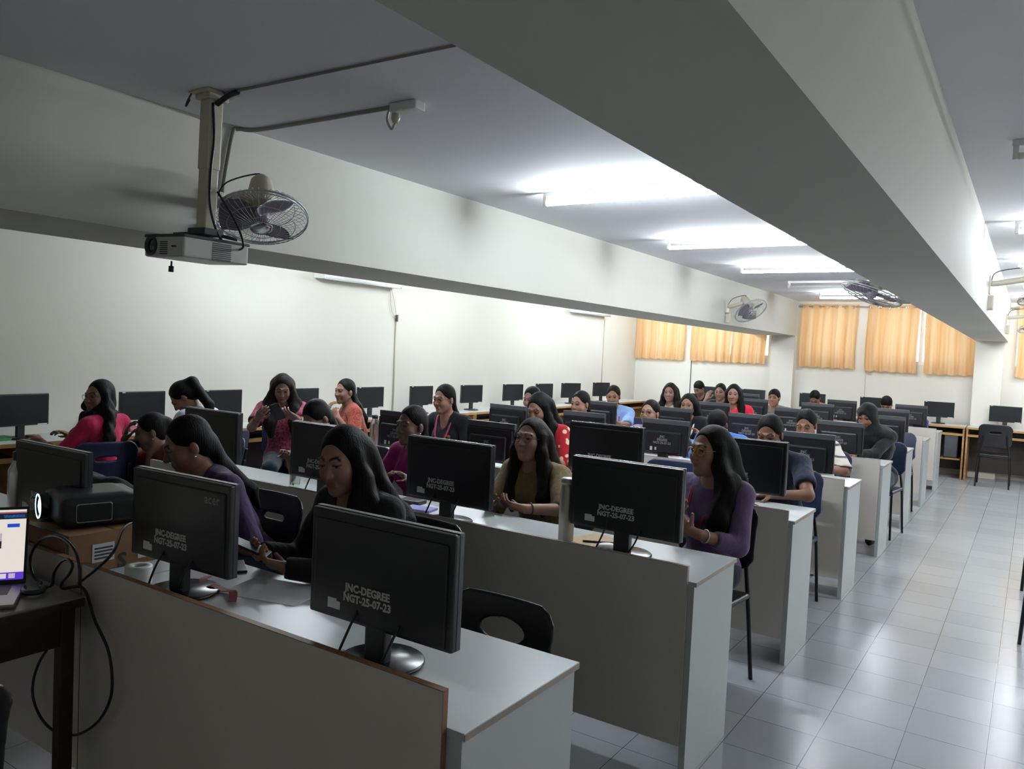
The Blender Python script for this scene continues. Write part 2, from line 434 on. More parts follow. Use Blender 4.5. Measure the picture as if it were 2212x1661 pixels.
def hand(F, Wp, d, n, side, curl=.5, sc=.93, spread=.1, thumb=.0):
    """palm, four unequal fingers and a thumb; d = towards the fingers, n = out of the palm"""
    d = unit(d); n = np.array(n, float); n = unit(n-d*(n @ d)); b = unit(np.cross(d, n))*side
    Wp = np.array(Wp)
    kn = [Wp+sc*(d*l+b*o) for l, o in ((.082, .029), (.087, .009), (.083, -.011), (.074, -.029))]
    for i, K in enumerate(kn):
        F.cone(Wp+b*sc*(.016-.0105*i)+d*.012, K, .0165*sc, .0118*sc, .010)
    for i, (K, ln, rd) in enumerate(zip(kn, (.92, 1.02, .95, .76), (.0088, .009, .0086, .0076))):
        p = K; a = .12+curl*.35+.05*i; q = b*(1.5-i)*spread*.5
        for sl, da in ((.041, curl*.95), (.026, curl*.8), (.021, 0)):
            e = p+sc*ln*sl*unit(d*math.cos(a)+n*math.sin(a)+q*(1-curl*.6))
            F.cone(p, e, rd*sc, rd*sc*.9, .0035); p = e; a += da
    t0 = Wp+sc*(d*.022+b*.024+n*.008); t1 = t0+sc*unit(d*.75+b*(.75-thumb)+n*.5)*.042; t2 = t1+sc*unit(d*.95+b*(.12-thumb)+n*.55)*.03; t3 = t2+sc*unit(d*1.+b*(-.1-thumb)+n*.6)*.024
    F.cone(t0, t1, .0155*sc, .0115*sc, .009).cone(t1, t2, .0105*sc, .0098*sc, .004).cone(t2, t3, .0096*sc, .0082*sc, .004)

def head(F, H, hs, male=False, detail=True, lid=.35):
    R = H[0]; c = H[1]
    def P(x, y, z): return c+R @ (hs*np.array([x, y, z]))
    e = lambda p, r, k, sub=False: F.ell(P(*p), np.array(r)*hs, R, k*hs, sub)
    e((0, .018, .03), (.074, .092, .086), .02)
    e((0, -.028, -.03), (.061, .066, .088), .03)
    e((0, -.012, -.066), (.056, .058, .045), .03)
    j = 1.12 if male else 1.0
    F.cone(P(-.048, -.002, -.062), P(-.014*j, -.062, -.104), .017*hs*j, .018*hs, .022*hs); F.cone(P(.048, -.002, -.062), P(.014*j, -.062, -.104), .017*hs*j, .018*hs, .022*hs)
    F.ball(P(0, -.07, -.104), .0185*hs*j, .02*hs)
    for s in (-1, 1):
        e((s*.037, -.058, -.036), (.024, .026, .026), .025)
        F.cone(P(s*.012, -.087, .021), P(s*.045, -.074, .019), .008*hs, .007*hs, .018*hs)
        e((s*.0315, -.1, -.001), (.0175, .014, .0105), .012, True)
        e((s*.078, .012, -.018), (.008, .018, .03), .008)
    F.cone(P(0, -.086, .012), P(0, -.108, -.034), .0065*hs, .0118*hs, .012*hs)
    for s in (-1, 1): F.ball(P(s*.0115, -.0975, -.037), .0085*hs, .007*hs)
    if detail:
        for s in (-1, 1):
            F.ell(P(s*.0315, -.0755, .0005), np.array((.0165, .0148, .0125))*hs, R, .004*hs); F.ell(P(s*.0315, -.094, -.0005-.002*lid), np.array((.0128, .0125, .0052-.0026*lid))*hs, R, .0015*hs, True)
            F.ball(P(s*.0045, -.115, -.046), .0032*hs, .004*hs, True)
    F.cone(P(-.015, -.0865, -.0655), P(.015, -.0865, -.0655), .0062*hs, .0062*hs, .008*hs)
    F.cone(P(-.0125, -.0855, -.0765), P(.0125, -.0855, -.0765), .0072*hs, .0072*hs, .008*hs)
    if detail: F.cone(P(-.021, -.0975, -.071), P(.021, -.0975, -.071), .0016*hs, .0016*hs, .004*hs, True)
    return P

def skin_colors(me, H, hs, tone, lips, brow=1.0):
    v = verts_of(me); R, c = H; q = (v-c) @ R/hs
    t = np.array(lin(tone)); t = t*.84+.16*t.mean(); col = np.tile(t, (len(v), 1))
    def mixin(w, cc): 
        nonlocal col
        w = np.clip(w, 0, 1)[:, None]; col = col*(1-w)+np.array(cc)*w
    front = (q[:, 1] < -.055)
    lp = np.where(front, 1.2-((q[:, 0]/.0215)**2+((q[:, 2]+.071)/.0105)**2)**2, 0); mixin(lp*.6, lin(lips))
    bx = np.abs(q[:, 0]); bz = .0245+.006*np.sin(np.clip((bx-.012)/.036, 0, 1)*PI)-.004*(bx > .04)
    bw = np.where(front & (bx > .011) & (bx < .05), 1.6-np.abs(q[:, 2]-bz)/.0042, 0); mixin(bw*.9*brow, lin('17100d'))
    lz = np.where(front & (np.abs(bx-.0315) < .017), 1.4-np.abs(q[:, 2]-.0015)/.0035, 0); mixin(lz*.8, lin('1a1210'))
    ck = np.where(front, .35-((bx-.04)/.03)**2*.35-((q[:, 2]+.03)/.03)**2*.35, 0); mixin(ck*.5, t*np.array([1.15, .92, .9]))
    setcol(me, col)

def person(label, seat, top, yaw=0, hyaw=0, hpitch=.12, hroll=0, arms=None, tone='8a5f47', lips='7a3f3b', style='tied', hairm='hair',
           shirt='pinkshirt', sleeve='short', legs='jeans', fine=False, male=False, lanyard=False, glasses=False, ear=False, hs=.95, locks=(1, 1), lid=.35,
           hem=.0, size=1.0, foot=None, group=None, bangle=False, curly=False, seat_z=.485, tail=.0, neck='round', lanyard_mat='lanyard', badge=False):
    """seat = (x, y) on the chair; top = world point of the crown; yaw: 0 faces -Y, positive turns towards +X"""
    root = thing('person', label, 'person', (seat[0], seat[1], 0), yaw, group)
    c, s = math.cos(-yaw), math.sin(-yaw); Rw = np.array([[c, -s, 0], [s, c, 0], [0, 0, 1]])
    base = np.array([seat[0], seat[1], 0.])
    loc = lambda p: Rw @ (np.array(p, float)-base)
    hw = 1.08 if male else 1.0
    R = rotm(hyaw, hpitch, hroll)
    Hc = loc(top)-np.array([0, 0, .114*hs+.01*(1 if style not in ('short',) else .6)]) + np.array([0, -.0, 0])
    H = (R, Hc)
    P0 = np.array([0, 0, seat_z+.085])
    nb = R @ np.array([0, .03, -.1])*hs
    N = Hc+nb*.9+np.array([0, .02, -.055])
    t = N-P0; L = np.linalg.norm(t); t /= L
    sx = np.array([1., 0, 0]); fwd = unit(np.cross(t, sx))*1.0
    if fwd[1] > 0: fwd = -fwd
    B = np.stack([sx, -fwd, t], 1)                         # torso frame columns: x, back, up
    T = lambda x, y, f: P0+t*(L*f)+sx*x-fwd*y              # y > 0 = back
    sh = .158*hw*size
    shoulders = {-1: T(-sh, .01, .86), 1: T(sh, .01, .86)}
    arms = arms or {}
    A = {}
    for sd, key in ((-1, 'R'), (1, 'L')):                  # local +x is the person's left
        a = dict(arms.get(key) or {})
        w = loc(a['w']) if 'w' in a else np.array([sd*.15, -.36, seat_z+.345])
        el, wr = ik(shoulders[sd], w, .265*size, .235*size, a.get('hint', (sd*.55, .45, -1)))
        d = a.get('d'); n = a.get('n')
        d = unit(wr-el) if d is None else unit(Rw @ np.array(d, float)); n = np.array([0, 0, -1.]) if n is None else Rw @ np.array(n, float)
        A[sd] = (el, wr, d, n, a)
    # ---- skin body, one surface
    def torso(F, g=0.0, legs_=True, arms_to=1.0):
        F.ell(P0+np.array([0, .01, .0]), (.165*size*hw+g, .118+g, .115+g), None, .05)
        F.ell(T(0, .0, .33), (.118*size*hw+g, .092+g, .13+g), B, .06)
        F.ell(T(0, .0, .64), (.137*size*hw+g, .1+g, .16+g), B, .05)
        F.cone(shoulders[-1]*.92+T(0, .01, .86)*.08, shoulders[1]*.92+T(0, .01, .86)*.08, .05+g, .05+g, .04)
        F.cone(T(-.02, .02, .93), shoulders[-1], .046+g*.6, .042+g, .04); F.cone(T(.02, .02, .93), shoulders[1], .046+g*.6, .042+g, .04)
        if not male:
            for sd in (-1, 1): F.ell(T(sd*.064, -.078, .62), (.058+g, .052+g, .06+g), B, .04)
        for sd in (-1, 1):
            el, wr = A[sd][0], A[sd][1]
            F.cone(shoulders[sd], el, .048*hw+g, .038*hw+g, .025)
            if arms_to > 1: F.cone(el, el+(wr-el)*min(1, arms_to-1), .036*hw+g, (.036-.011*min(1, arms_to-1))*hw+g*1.0, .02)
    knees = {}; ank = {}
    fo = foot or (-.36, 0.0)
    for sd in (-1, 1):
        knees[sd] = np.array([sd*.105, -.42, seat_z+.045]); ank[sd] = np.array([sd*.11+fo[1], -.42-(fo[0]+.36), .085])
    def legsf(F, g=0.0, lower=1.0):
        for sd in (-1, 1):
            F.cone(P0+np.array([sd*.085, .0, -.02]), knees[sd], .083*size+g, .056+g, .04)
            F.cone(knees[sd], knees[sd]+(ank[sd]-knees[sd])*lower, .055+g, .055-.02*lower+g, .02)
    F = Field(); torso(F, 0, True, 2.0); legsf(F)
    for sd in (-1, 1):
        F.cone(ank[sd], ank[sd]+np.array([0, -.1, -.05]), .034, .027, .02)
        el, wr, d, n, a = A[sd]
        hand(F, wr, d, n, sd, a.get('curl', .55), .92*(1.06 if male else 1), thumb=a.get('thumb', 0))
    F.cone(N+np.array([0, .0, -.04]), Hc+R @ np.array([0, .022, -.06])*hs, .053*hw, .0475*hw, .03)
    P = head(F, H, hs, male, fine, lid)
    hr = .0031 if fine else .0068
    boxes = [(Hc-.135, Hc+.135, hr)]
    for sd in (-1, 1):
        if A[sd][4].get('see'):
            q = A[sd][1]+A[sd][2]*.08; boxes.append((q-.11, q+.11, .0042 if fine else .006))
    me = F.mesh('body', .0125 if fine else .016, boxes); me.materials.append(SKIN)
    skin_colors(me, H, hs, tone, lips); link('body', me, root)
    # ---- eyes
    for sd in (-1, 1):
        er = .0113*hs; mb = MB(); mb.lathe([(er*math.sin(PI*i/12), -er*math.cos(PI*i/12)) for i in range(13)], 18, cap=False)
        em = bpy.data.meshes.new('eye'); mb.bm.to_mesh(em); mb.bm.free()
        em.transform(Matrix([[*r, 0] for r in (R @ np.array([[1, 0, 0], [0, 0, -1.], [0, 1, 0]]))]+[[0, 0, 0, 1]]))
        v = verts_of(em); f = unit(R @ np.array([0, -1, -.12])); cs = v @ f/er
        col = np.where((cs > .93)[:, None], np.array([.004, .003, .003]), np.where((cs > .78)[:, None], np.array(lin('2a160c')), np.array(lin('8d847c' if fine else '4a3a33')))); setcol(em, col)
        em.transform(Matrix.Translation(P(sd*.0315, -.0765, -.0005))); em.materials.append(EYE)
        em.polygons.foreach_set('use_smooth', np.ones(len(em.polygons), bool)); link('eye', em, root)
    # ---- clothing
    to = {'short': .62, 'half': .95, 'three': 1.55, 'long': 1.97}[sleeve]
    g = .011 if sleeve != 'long' else .014
    F = Field()
    if to <= 1:
        F.ell(P0+np.array([0, .01, 0]), (.165*size*hw+g, .118+g, .115+g), None, .05)
        F.ell(T(0, 0, .33), (.118*size*hw+g+.008, .092+g+.004, .13+g), B, .06); F.ell(T(0, 0, .64), (.137*size*hw+g, .1+g, .16+g), B, .05)
        F.cone(shoulders[-1]*.92+T(0, .01, .86)*.08, shoulders[1]*.92+T(0, .01, .86)*.08, .05+g, .05+g, .04)
        F.cone(T(-.02, .02, .93), shoulders[-1], .046+g*.6, .042+g, .04); F.cone(T(.02, .02, .93), shoulders[1], .046+g*.6, .042+g, .04)
        if not male:
            for sd in (-1, 1): F.ell(T(sd*.064, -.078, .62), (.058+g, .052+g, .06+g), B, .05)
        for sd in (-1, 1):
            el = A[sd][0]; e2 = shoulders[sd]+(el-shoulders[sd])*to
            F.cone(shoulders[sd], e2, .05*hw+g, .05*hw+g+.006, .025)
            ax = unit(el-shoulders[sd]); F.ball(e2+ax*.062, .062, .006, True)
    else:
        torso(F, g, True, to)
        for sd in (-1, 1):
            el, wr = A[sd][0], A[sd][1]; ax = unit(wr-el); F.ball(el+(wr-el)*(to-1)+ax*.045, .042, .006, True)
    if hem:
        for sd in (-1, 1): F.cone(P0+np.array([sd*.085, 0, -.02]), P0+np.array([sd*.085, 0, -.02])+(knees[sd]-P0)*hem, .1, .085, .05)
    if neck == 'round': F.ell(N+fwd*.045+t*.03, (.062, .07, .056), None, .012, True)
    elif neck == 'v': F.ell(N+fwd*.06+t*.0, (.05, .06, .1), None, .012, True)
    wr_ = lambda X, Y, Z: .0022*np.sin(41*Z+17*X+9*Y)*np.sin(23*X-19*Y+6*Z)
    me = F.mesh('shirt', .0085 if fine else .014, (), wr_); me.materials.append(shirt if not isinstance(shirt, str) else CL[shirt]); link('shirt', me, root)
    F = Field(); F.ell(P0+np.array([0, .01, -.015]), (.168*size*hw, .121, .1), None, .05); legsf(F, .009, .93)
    me = F.mesh('trousers', .016); me.materials.append(CL[legs]); link('trousers', me, root)
    for sd in (-1, 1):
        F = Field(); a = ank[sd]; F.cone(a+np.array([0, .03, -.045]), a+np.array([0, -.13, -.052]), .038, .034, .02).cone(a+np.array([0, 0, -.01]), a+np.array([0, -.06, -.04]), .036, .034, .03)
        me = F.mesh('shoe', .013); me.materials.append(M['shoe']); link('shoe', me, root)
    # ---- hair
    F = Field(); k = .02; tx = tail
    E = lambda p, r, kk=.02, sub=False: F.ell(P(*p), np.array(r)*hs, R, kk*hs, sub)
    if style == 'hijab':
        E((0, .012, .018), (.095, .112, .112)); E((0, -.0, -.07), (.085, .085, .07), .04)
        F.cone(P(0, .01, -.1), N+fwd*.02, .085, .13, .05); F.ell(T(0, 0, .84), (.225, .15, .11), B, .06); F.ell(T(0, 0, .6), (.2, .16, .2), B, .06)
        E((0, -.125, -.022), (.058, .085, .082), .012, True)
    elif style == 'short':
        E((0, .02, .036), (.083, .1, .092)); E((0, .05, -.01), (.074, .065, .07), .03)
        E((0, -.118, -.036), (.076, .085, .1), .012, True)
        F.ball(P(0, .03, -.125), .07*hs, .02, True)
        for sd in (-1, 1): E((sd*.09, .0, -.035), (.024, .03, .036), .012, True)
    else:
        E((0, .022, .034), (.0815, .099, .0915)); E((0, .052, -.02), (.072, .062, .078), .03)
        E((0, -.125, -.016), (.073, .1, .112), .014, True)
        if style in ('tied', 'ponytail', 'bun'):
            for sd in (-1, 1): E((sd*.092, -.006, -.03), (.026, .034, .036), .012, True)
        if style == 'bun': F.ball(P(0, .115, .02), .042*hs, .03)
        if style == 'topbun': F.ball(P(0, .06, .115), .045*hs, .03)
        if style == 'tied':
            F.cone(P(0, .095, -.04), N-fwd*.075+t*-.03, .036, .045, .03).cone(N-fwd*.075+t*-.03, T(tx, .125, .66), .045, .032, .03).cone(T(tx, .125, .66), T(tx*1.2, .12, .48), .032, .012, .02)
        if style == 'ponytail':
            q1 = P(0, .1, .045); q2 = q1+(R @ np.array([0, 1, 0]))*np.array([.05, .05, 0])+np.array([0, 0, .012]); q3 = N-fwd*.1+np.array([.0, .02, .03]); F.cone(q1, q2, .034, .042, .03).cone(q2, q3, .043, .036, .03).cone(q3, T(.03, .13, .68), .036, .014, .02)
        if style == 'side':
            F.cone(P(0, .09, -.03), N-fwd*.08+sx*tail, .038, .045, .03).cone(N-fwd*.08+sx*tail, T(tail*2, .13, .66), .045, .034, .03).cone(T(tail*2, .13, .66), T(tail*2.3, .13, .5), .034, .012, .03)
        if style in ('long', 'side'):
            for xo in ((-.05, .05) if style == 'long' else ()):
                F.cone(P(xo, .06, .0), N+np.array([xo*1.2, .075, .0]), .06, .055, .04)
                F.cone(N+np.array([xo*1.2, .075, 0]), T(xo*1.4, .13, .66), .055, .055, .04); F.cone(T(xo*1.4, .13, .66), T(xo*1.2, .14, .36), .055, .025, .03)
            for sd, on in zip((-1, 1), locks):
                if not on: 
                    F.cone(P(sd*.074, .01, .0), N+np.array([sd*.07, .045, -.0]), .026, .045, .03); continue
                q = [P(sd*.073, -.012, .02), P(sd*.083, -.012, -.07), N+sx*sd*.1+fwd*.035-t*.01, T(sd*.105, -.125, .66), T(sd*.1, -.14, .45)]
                rad = [.02, .031, .04, .037, .014]
                if curly: rad = [.022, .038, .055, .055, .03]
                for i in range(4): F.cone(q[i], q[i+1], rad[i], rad[i+1], .03)
    am = .0075 if curly else .0042
    hz = float(Hc[2])
    wp = (lambda X, Y, Z: am*np.clip((hz+.03-Z)/.12, .08, 1)*np.sin(55*X+30*Y)*np.sin(38*Y-33*X+(26 if curly else 5)*Z)) if style != 'hijab' else (lambda X, Y, Z: .004*np.sin(60*Z+25*X))
    me = F.mesh('headscarf' if style == 'hijab' else 'hair', .0062 if fine else .010, (), wp); me.materials.append(CL['black'] if style == 'hijab' else M[hairm])
    link('headscarf' if style == 'hijab' else 'hair', me, root)
    # ---- small things worn
    Rm = Matrix([[*r, 0] for r in R]+[[0, 0, 0, 1]])
    if glasses:
        mb = MB()
        for sd in (-1, 1):
            mb.tube([P(sd*.032+.0205*math.cos(a)*1.05, -.103+.006*abs(math.cos(a)), -.004+.0175*math.sin(a)) for a in np.linspace(0, 2*PI, 14, endpoint=False)], .0014, 6, closed=True)
            mb.tube([P(sd*.0535, -.097, .002), P(sd*.072, -.05, .003), P(sd*.08, .01, -.002)], .0013, 6)
        mb.tube([P(-.0105, -.107, .0), P(0, -.112, .003), P(.0105, -.107, .0)], .0013, 6)
        mb.make('glasses', M['frame' if glasses == 1 else 'gold'], root)
    if ear:
        for sd in (-1, 1):
            mb = MB(); q = Vector(P(sd*.083, .0, -.054)); mb.lathe([(0, -.006), (.005, -.003), (.006, 0), (.004, .005), (0, .007)], 10, c=q); mb.make('earring', M['silver' if ear == 1 else 'gold'], root)
    if lanyard:
        mb = MB()
        for sd in (-1, 1):
            pts = [N+sx*sd*.062-fwd*.03+t*.005, N+sx*sd*.078+fwd*.035-t*.01, T(sd*.06, -.128, .74), T(sd*.03, -.15, .62), T(0, -.142, .44)]
            for o in (-.004, .004): mb.tube([p+sx*o for p in pts], .0045, 6)
        mb.make('lanyard', M[lanyard_mat], root)
    if badge:
        mb = MB(); q = Vector(T(.085, -.133, .7)); mb.lathe([(0, -.004), (.017, -.003), (.017, .003), (0, .004)], 14, c=q, axis=fwd); mb.make('brooch', M['gold'], root)
    if bangle:
        for sd in (-1, 1):
            el, wr = A[sd][0], A[sd][1]; ax = unit(wr-el); a1 = unit(np.cross(ax, [0, 0, 1.])); a2 = np.cross(ax, a1); q = wr-ax*.03
            mb = MB(); mb.tube([q+.031*(a1*math.cos(a)+a2*math.sin(a)) for a in np.linspace(0, 2*PI, 14, endpoint=False)], .003, 6, closed=True); mb.make('bracelet', M['silver'] if bangle == 1 else bangle, root)
    out = {}
    inv = np.array([[math.cos(yaw), -math.sin(yaw), 0], [math.sin(yaw), math.cos(yaw), 0], [0, 0, 1]])
    for sd, key in ((-1, 'R'), (1, 'L')): out[key] = (inv @ A[sd][1]+base, inv @ A[sd][2], inv @ A[sd][3])
    return root, out

# ------------------------------------------------------------------ room shell
XW0, XW1, YB, YF, ZC = -6.4, 3.6, 13.95, -2.2, 2.65
def slab(name, x0, x1, y0, y1, z0, z1, m):
    return struct(MB().box(x0, x1, y0, y1, z0, z1).make(name, M[m]))
slab('floor', XW0-.15, XW1+.15, YF-.15, YB+.15, -.1, 0, 'floor')
slab('ceiling', XW0-.15, XW1+.15, YF-.15, YB+.15, ZC, ZC+.12, 'ceil')
slab('wall_left', XW0-.15, XW0, YF-.15, YB+.15, 0, ZC, 'wall')
slab('wall_right', XW1, XW1+.15, YF-.15, YB+.15, 0, ZC, 'wall')
slab('wall_front', XW0, XW1, YF-.15, YF, 0, ZC, 'wall')
WINS = [(-6.28, -5.46), (-5.22, -3.86), (-3.34, -2.5), (-2.25, -.8), (-.3, 1.5)]
WZ0, WZ1 = 1.66, 2.58
b = MB()
b.box(XW0, XW1, YB, YB+.15, 0, WZ0); b.box(XW0, XW1, YB, YB+.15, WZ1, ZC)
xs = [XW0]+[q for w in WINS for q in w]+[XW1]
for i in range(0, len(xs), 2): b.box(xs[i], xs[i+1], YB, YB+.15, WZ0, WZ1)
struct(b.make('wall_back', M['wall']))
for i, (x0, x1) in enumerate(WINS):
    w = struct(bpy.data.objects.new('window_%d' % (i+1), None)); C.objects.link(w)
    b = MB(); y0, y1 = YB+.05, YB+.1
    b.box(x0, x1, y0, y1, WZ0, WZ0+.05); b.box(x0, x1, y0, y1, WZ1-.05, WZ1)
    n = max(1, round((x1-x0)/.7))
    for k in range(n+1):
        xc = x0+.025+(x1-x0-.05)*k/n; b.box(xc-.025, xc+.025, y0, y1, WZ0+.05, WZ1-.05)
    b.make('window_frame', M['white'], w)
    MB().box(x0+.02, x1-.02, YB+.072, YB+.078, WZ0+.02, WZ1-.02).make('pane', M['glass'], w)
ZB = 2.06
slab('trim_1', -4.13, -3.42, YF, YB-.001, ZB, ZC, 'beam')
slab('trim_2', -.77, -.358, YF, YB-.001, ZB, ZC, 'beam')
slab('trim_3', -3.8, -3.42, YB-.16, YB, 0, ZB, 'wall')
slab('trim_4', -.77, -.4, YB-.16, YB, 0, ZB, 'wall')

# ------------------------------------------------------------------ ceiling tubes
def tube_light(lit, z=ZC):
    t = thing('tube_light', '', 'lamp')
    MB().box(-.62, .62, -.012, .012, -.03, 0, .004).make('batten', M['white'], t)
    for s in (-1, 1): MB().box(s*.604-.012, s*.604+.012, -.014, .014, -.09, -.028, .003).make('lamp_holder', M['pvc'], t)
    MB().cyl((-.592, 0, -.074), (.592, 0, -.074), .0155, n=12).make('tube', M['tube'] if lit else M['white'], t)
    return t
LIT = [(-2.17, 4.5, 'lit fluorescent tube between the two beams, the one closest to the ceiling projector'),
       (-2.2, 6.68, 'lit fluorescent tube between the beams, second in line from the ceiling projector'),
       (-2.16, 8.67, 'lit fluorescent tube between the beams, third in line from the ceiling projector'),
       (-2.1, 12.2, 'lit fluorescent tube between the beams, last one before the curtained wall'),
       (.44, 6.47, 'lit fluorescent tube on the aisle ceiling beside the wide beam, before the others'),
       (.42, 8.6, 'lit fluorescent tube on the aisle ceiling further along the wide beam'),
       (.44, 10.7, 'added unseen lit tube on the aisle ceiling, behind the fan arm'), (.44, 12.7, 'added unseen lit tube on the aisle ceiling, close to the aisle curtain'),  # both unseen, added to brighten the far aisle floor
       (-5.2, 4.9, 'added unseen lit tube behind the deep beam above the wall counter, front one'),  # this and the next three are unseen, added to brighten the walls
       (-5.2, 7.6, 'added unseen lit tube behind the deep beam above the wall counter, middle one'),
       (-5.2, 10.3, 'added unseen lit tube behind the deep beam above the wall counter, rear one'),
       (-5.2, 12.4, 'added unseen lit tube behind the deep beam above the wall counter, beside the curtains'),
       (2.0, 4.1, 'added unseen lit tube over the far side of the aisle, front one'), (2.7, 6.9, 'added unseen lit tube over the far side of the aisle, middle one'), (2.7, 10.5, 'added unseen lit tube over the far side of the aisle, rear one')]  # all three unseen, added to light the aisle floor and desk fronts
T0 = tube_light(True)
for i, (x, y, lb) in enumerate(LIT):
    o = T0 if i == 0 else dup(T0, (x, y, ZC), 0, lb)
    o.location = (x, y, ZC); o['label'] = lb; o['group'] = 'lit fluorescent tubes'
    if i == 0:
        tm = [c for c in o.children if c.name.startswith('tube')][0]; soft = tm.data.copy(); soft.materials[0] = M['tube_soft']; dim_ = tm.data.copy(); dim_.materials[0] = M['tube_dim']
    elif x > -4: [c for c in o.children if c.name.startswith('tube')][0].data = soft if x < 0 or y > 10 or (x, y) in ((2.7, 6.9),) else dim_
T1 = tube_light(False); T1.location = (-2.1, 10.45, ZC); T1['label'] = 'unlit white tube fitting on the ceiling between two lit tubes, near the fan'; T1['group'] = 'unlit tube fittings'
dup(T1, (.47, 4.23, ZC), 0, 'unlit tube fitting on the aisle ceiling beside the wide beam', 'unlit tube fittings')
for (y, lb) in ((6.42, 'unlit white tube fitting under the deep beam on the cream wall, with loose wires'), (11.9, 'unlit tube fitting high on the cream wall close to the curtains')):
    o = dup(T1, (XW0, y, 2.285), 0, lb, 'unlit tube fittings'); o.scale = (1, 2.2, 1.7); o.rotation_euler = (0, PI/2, PI/2); o.rotation_euler = Matrix(((0, 0, -1), (1, 0, 0), (0, -1, 0))).to_euler()

# wires and conduits
def cable(name, pts, r, m, label, cat='cable', smooth=True):
    return tag(MB().tube(pts, r, 8, smooth=smooth).make(name, m), label, cat)
cable('conduit', [(-3.405, 2.47, 2.3), (-3.405, 2.52, 2.6), (-3.4, 2.55, ZC-.012), (-3.32, 2.6, ZC-.012), (-2.9, 2.61, ZC-.012), (-2.42, 2.61, ZC-.012)], .0105, M['conduit'], 'beige conduit running from the cage fan up over the ceiling to a socket box', 'conduit')
cable('ceiling_wire', [(-2.98, 2.16, ZC-.007), (-2.5, 2.17, ZC-.007), (-1.8, 2.18, ZC-.007), (-.78, 2.2, ZC-.007)], .006, M['conduit'], 'thin wire running over the ceiling from the projector pole to the wide beam', 'wire')
t = thing('socket_box', 'small white socket box with a plug hanging under the ceiling', 'socket', (-2.36, 2.62, ZC))
MB().box(-.06, .09, -.035, .035, -.04, 0, .008).make('box', M['pvc'], t)
MB().lathe([(.018, 0), (.02, -.03), (.012, -.05)], 12, c=(-.05, 0, -.03)).make('plug', M['beige'], t)
MB().tube([(-.05, 0, -.075), (-.08, .01, -.1), (-.1, 0, -.06), (-.09, 0, -.02)], .006).make('cord_loop', M['beige'], t)
for (ys, y, z0, z1, lb) in ((6.95, 7.1, 1.9, .78, 'thin wall conduit with a dark joint running down to the counter'), (12.45, 12.55, 2.2, .78, 'thin dark conduit on the cream wall near the curtain corner')):
    t = thing('wall_conduit', lb, 'conduit', (XW0+.008, y, z1))
    MB().tube([(0, 0, 0), (0, 0, z0-z1)], .009, 8, mi=0, smooth=False).make('pipe', M['beige'], t)
    if z0 < 2: 
        MB().box(-.004, .02, -.014, .014, z0-z1-.03, z0-z1+.05, .004).make('joint', M['dark'], t)
        MB().tube([(.005, 0, z0-z1), (.01, -.1, z0-z1+.1), (.01, -.14, 2.25-z1)], .004).tube([(.005, .0, z0-z1), (.012, -.06, z0-z1+.2), (.012, -.12, 2.25-z1)], .004).make('wire', M['beige'], t)
    else: MB().tube([(.005, 0, z0-z1), (.01, -.06, z0-z1+.08)], .004).make('wire', M['beige'], t)
tag(MB().tube([(-5.28, YB-.008, .78), (-5.28, YB-.008, 1.62)], .007, 8, smooth=False).make('wall_wire', M['dark']), 'thin dark wire on the cream wall between the first two curtains', 'wire')
tag(MB().tube([(-2.3, YB-.008, .78), (-2.3, YB-.008, 1.58)], .006, 8, smooth=False).make('wall_wire', M['beige']), 'thin pale wire on the cream wall below the middle curtains', 'wire')

# ------------------------------------------------------------------ curtains
def curtain(x0, x1, zt, zb, label, seed, y=YB-.07):
    t = thing('curtain', label, 'curtain', ((x0+x1)/2, y, zt), 0, 'orange curtains along the windows')
    rnd = random.Random(seed); w = x1-x0; nx = int(w/.012); nz = 26; bm = bmesh.new(); ph = rnd.random()*6; nf = w/.17
    g = []
    for j in range(nz+1):
        f = j/nz; row = []
        for i in range(nx+1):
            u = i/nx; x = -w/2+u*w*(1-.0*f)
            am = .022*(.55+.45*f)
            yy = am*math.sin(2*PI*nf*u+ph+.5*math.sin(3*u+ph))+.012*math.sin(2*PI*nf*2.3*u+ph*2)*f
            z = -(zt-zb)*f
            if j == nz: z -= .022*abs(math.sin(PI*u*w/.16))
            row.append(bm.verts.new((x+.008*math.sin(5*f+ph), yy-.01, z)))
        g.append(row)
    for j in range(nz):
        for i in range(nx):
            f = bm.faces.new((g[j][i], g[j][i+1], g[j+1][i+1], g[j+1][i])); f.smooth = True; f.material_index = 0
    mb = MB(); mb.bm.free(); mb.bm = bm; mb.make('drape', M['curtain'], t)
    mb = MB()
    for k in range(max(3, int(w/.13))):
        x = -w/2+.06+k*.13
        mb.tube([(x+.019*math.cos(a), -.028, -.045+.019*math.sin(a)) for a in np.linspace(0, 2*PI, 10, endpoint=False)], .005, 6, closed=True)
    mb.make('eyelets', M['silver'], t)
    return t
for i, a in enumerate([(-6.37, -5.4, 2.6, 1.57, 'orange curtain in the corner beside the cream side wall'),
          (-5.29, -4.53, 2.6, 1.57, 'orange curtain next to the corner curtain, above the dark wall wire'),
          (-4.52, -3.92, 2.6, 1.57, 'orange curtain with a bright window sliver beside the pillar under the deep beam'),
          (-3.37, -2.46, 2.6, 1.56, 'orange curtain with shiny eyelets just past the pillar of the deep beam'),
          (-2.32, -1.56, 2.6, 1.54, 'orange curtain behind the fan, left of a white window gap'),
          (-1.465, -.71, 2.6, 1.54, 'orange curtain running under the end of the wide beam'),
          (-.24, .6, 2.6, 1.55, 'orange curtain at the far end of the aisle past the wide beam'),
          (.7, 1.6, 2.6, 1.55, 'orange curtain beyond the aisle')]):
    curtain(*a, seed=i)
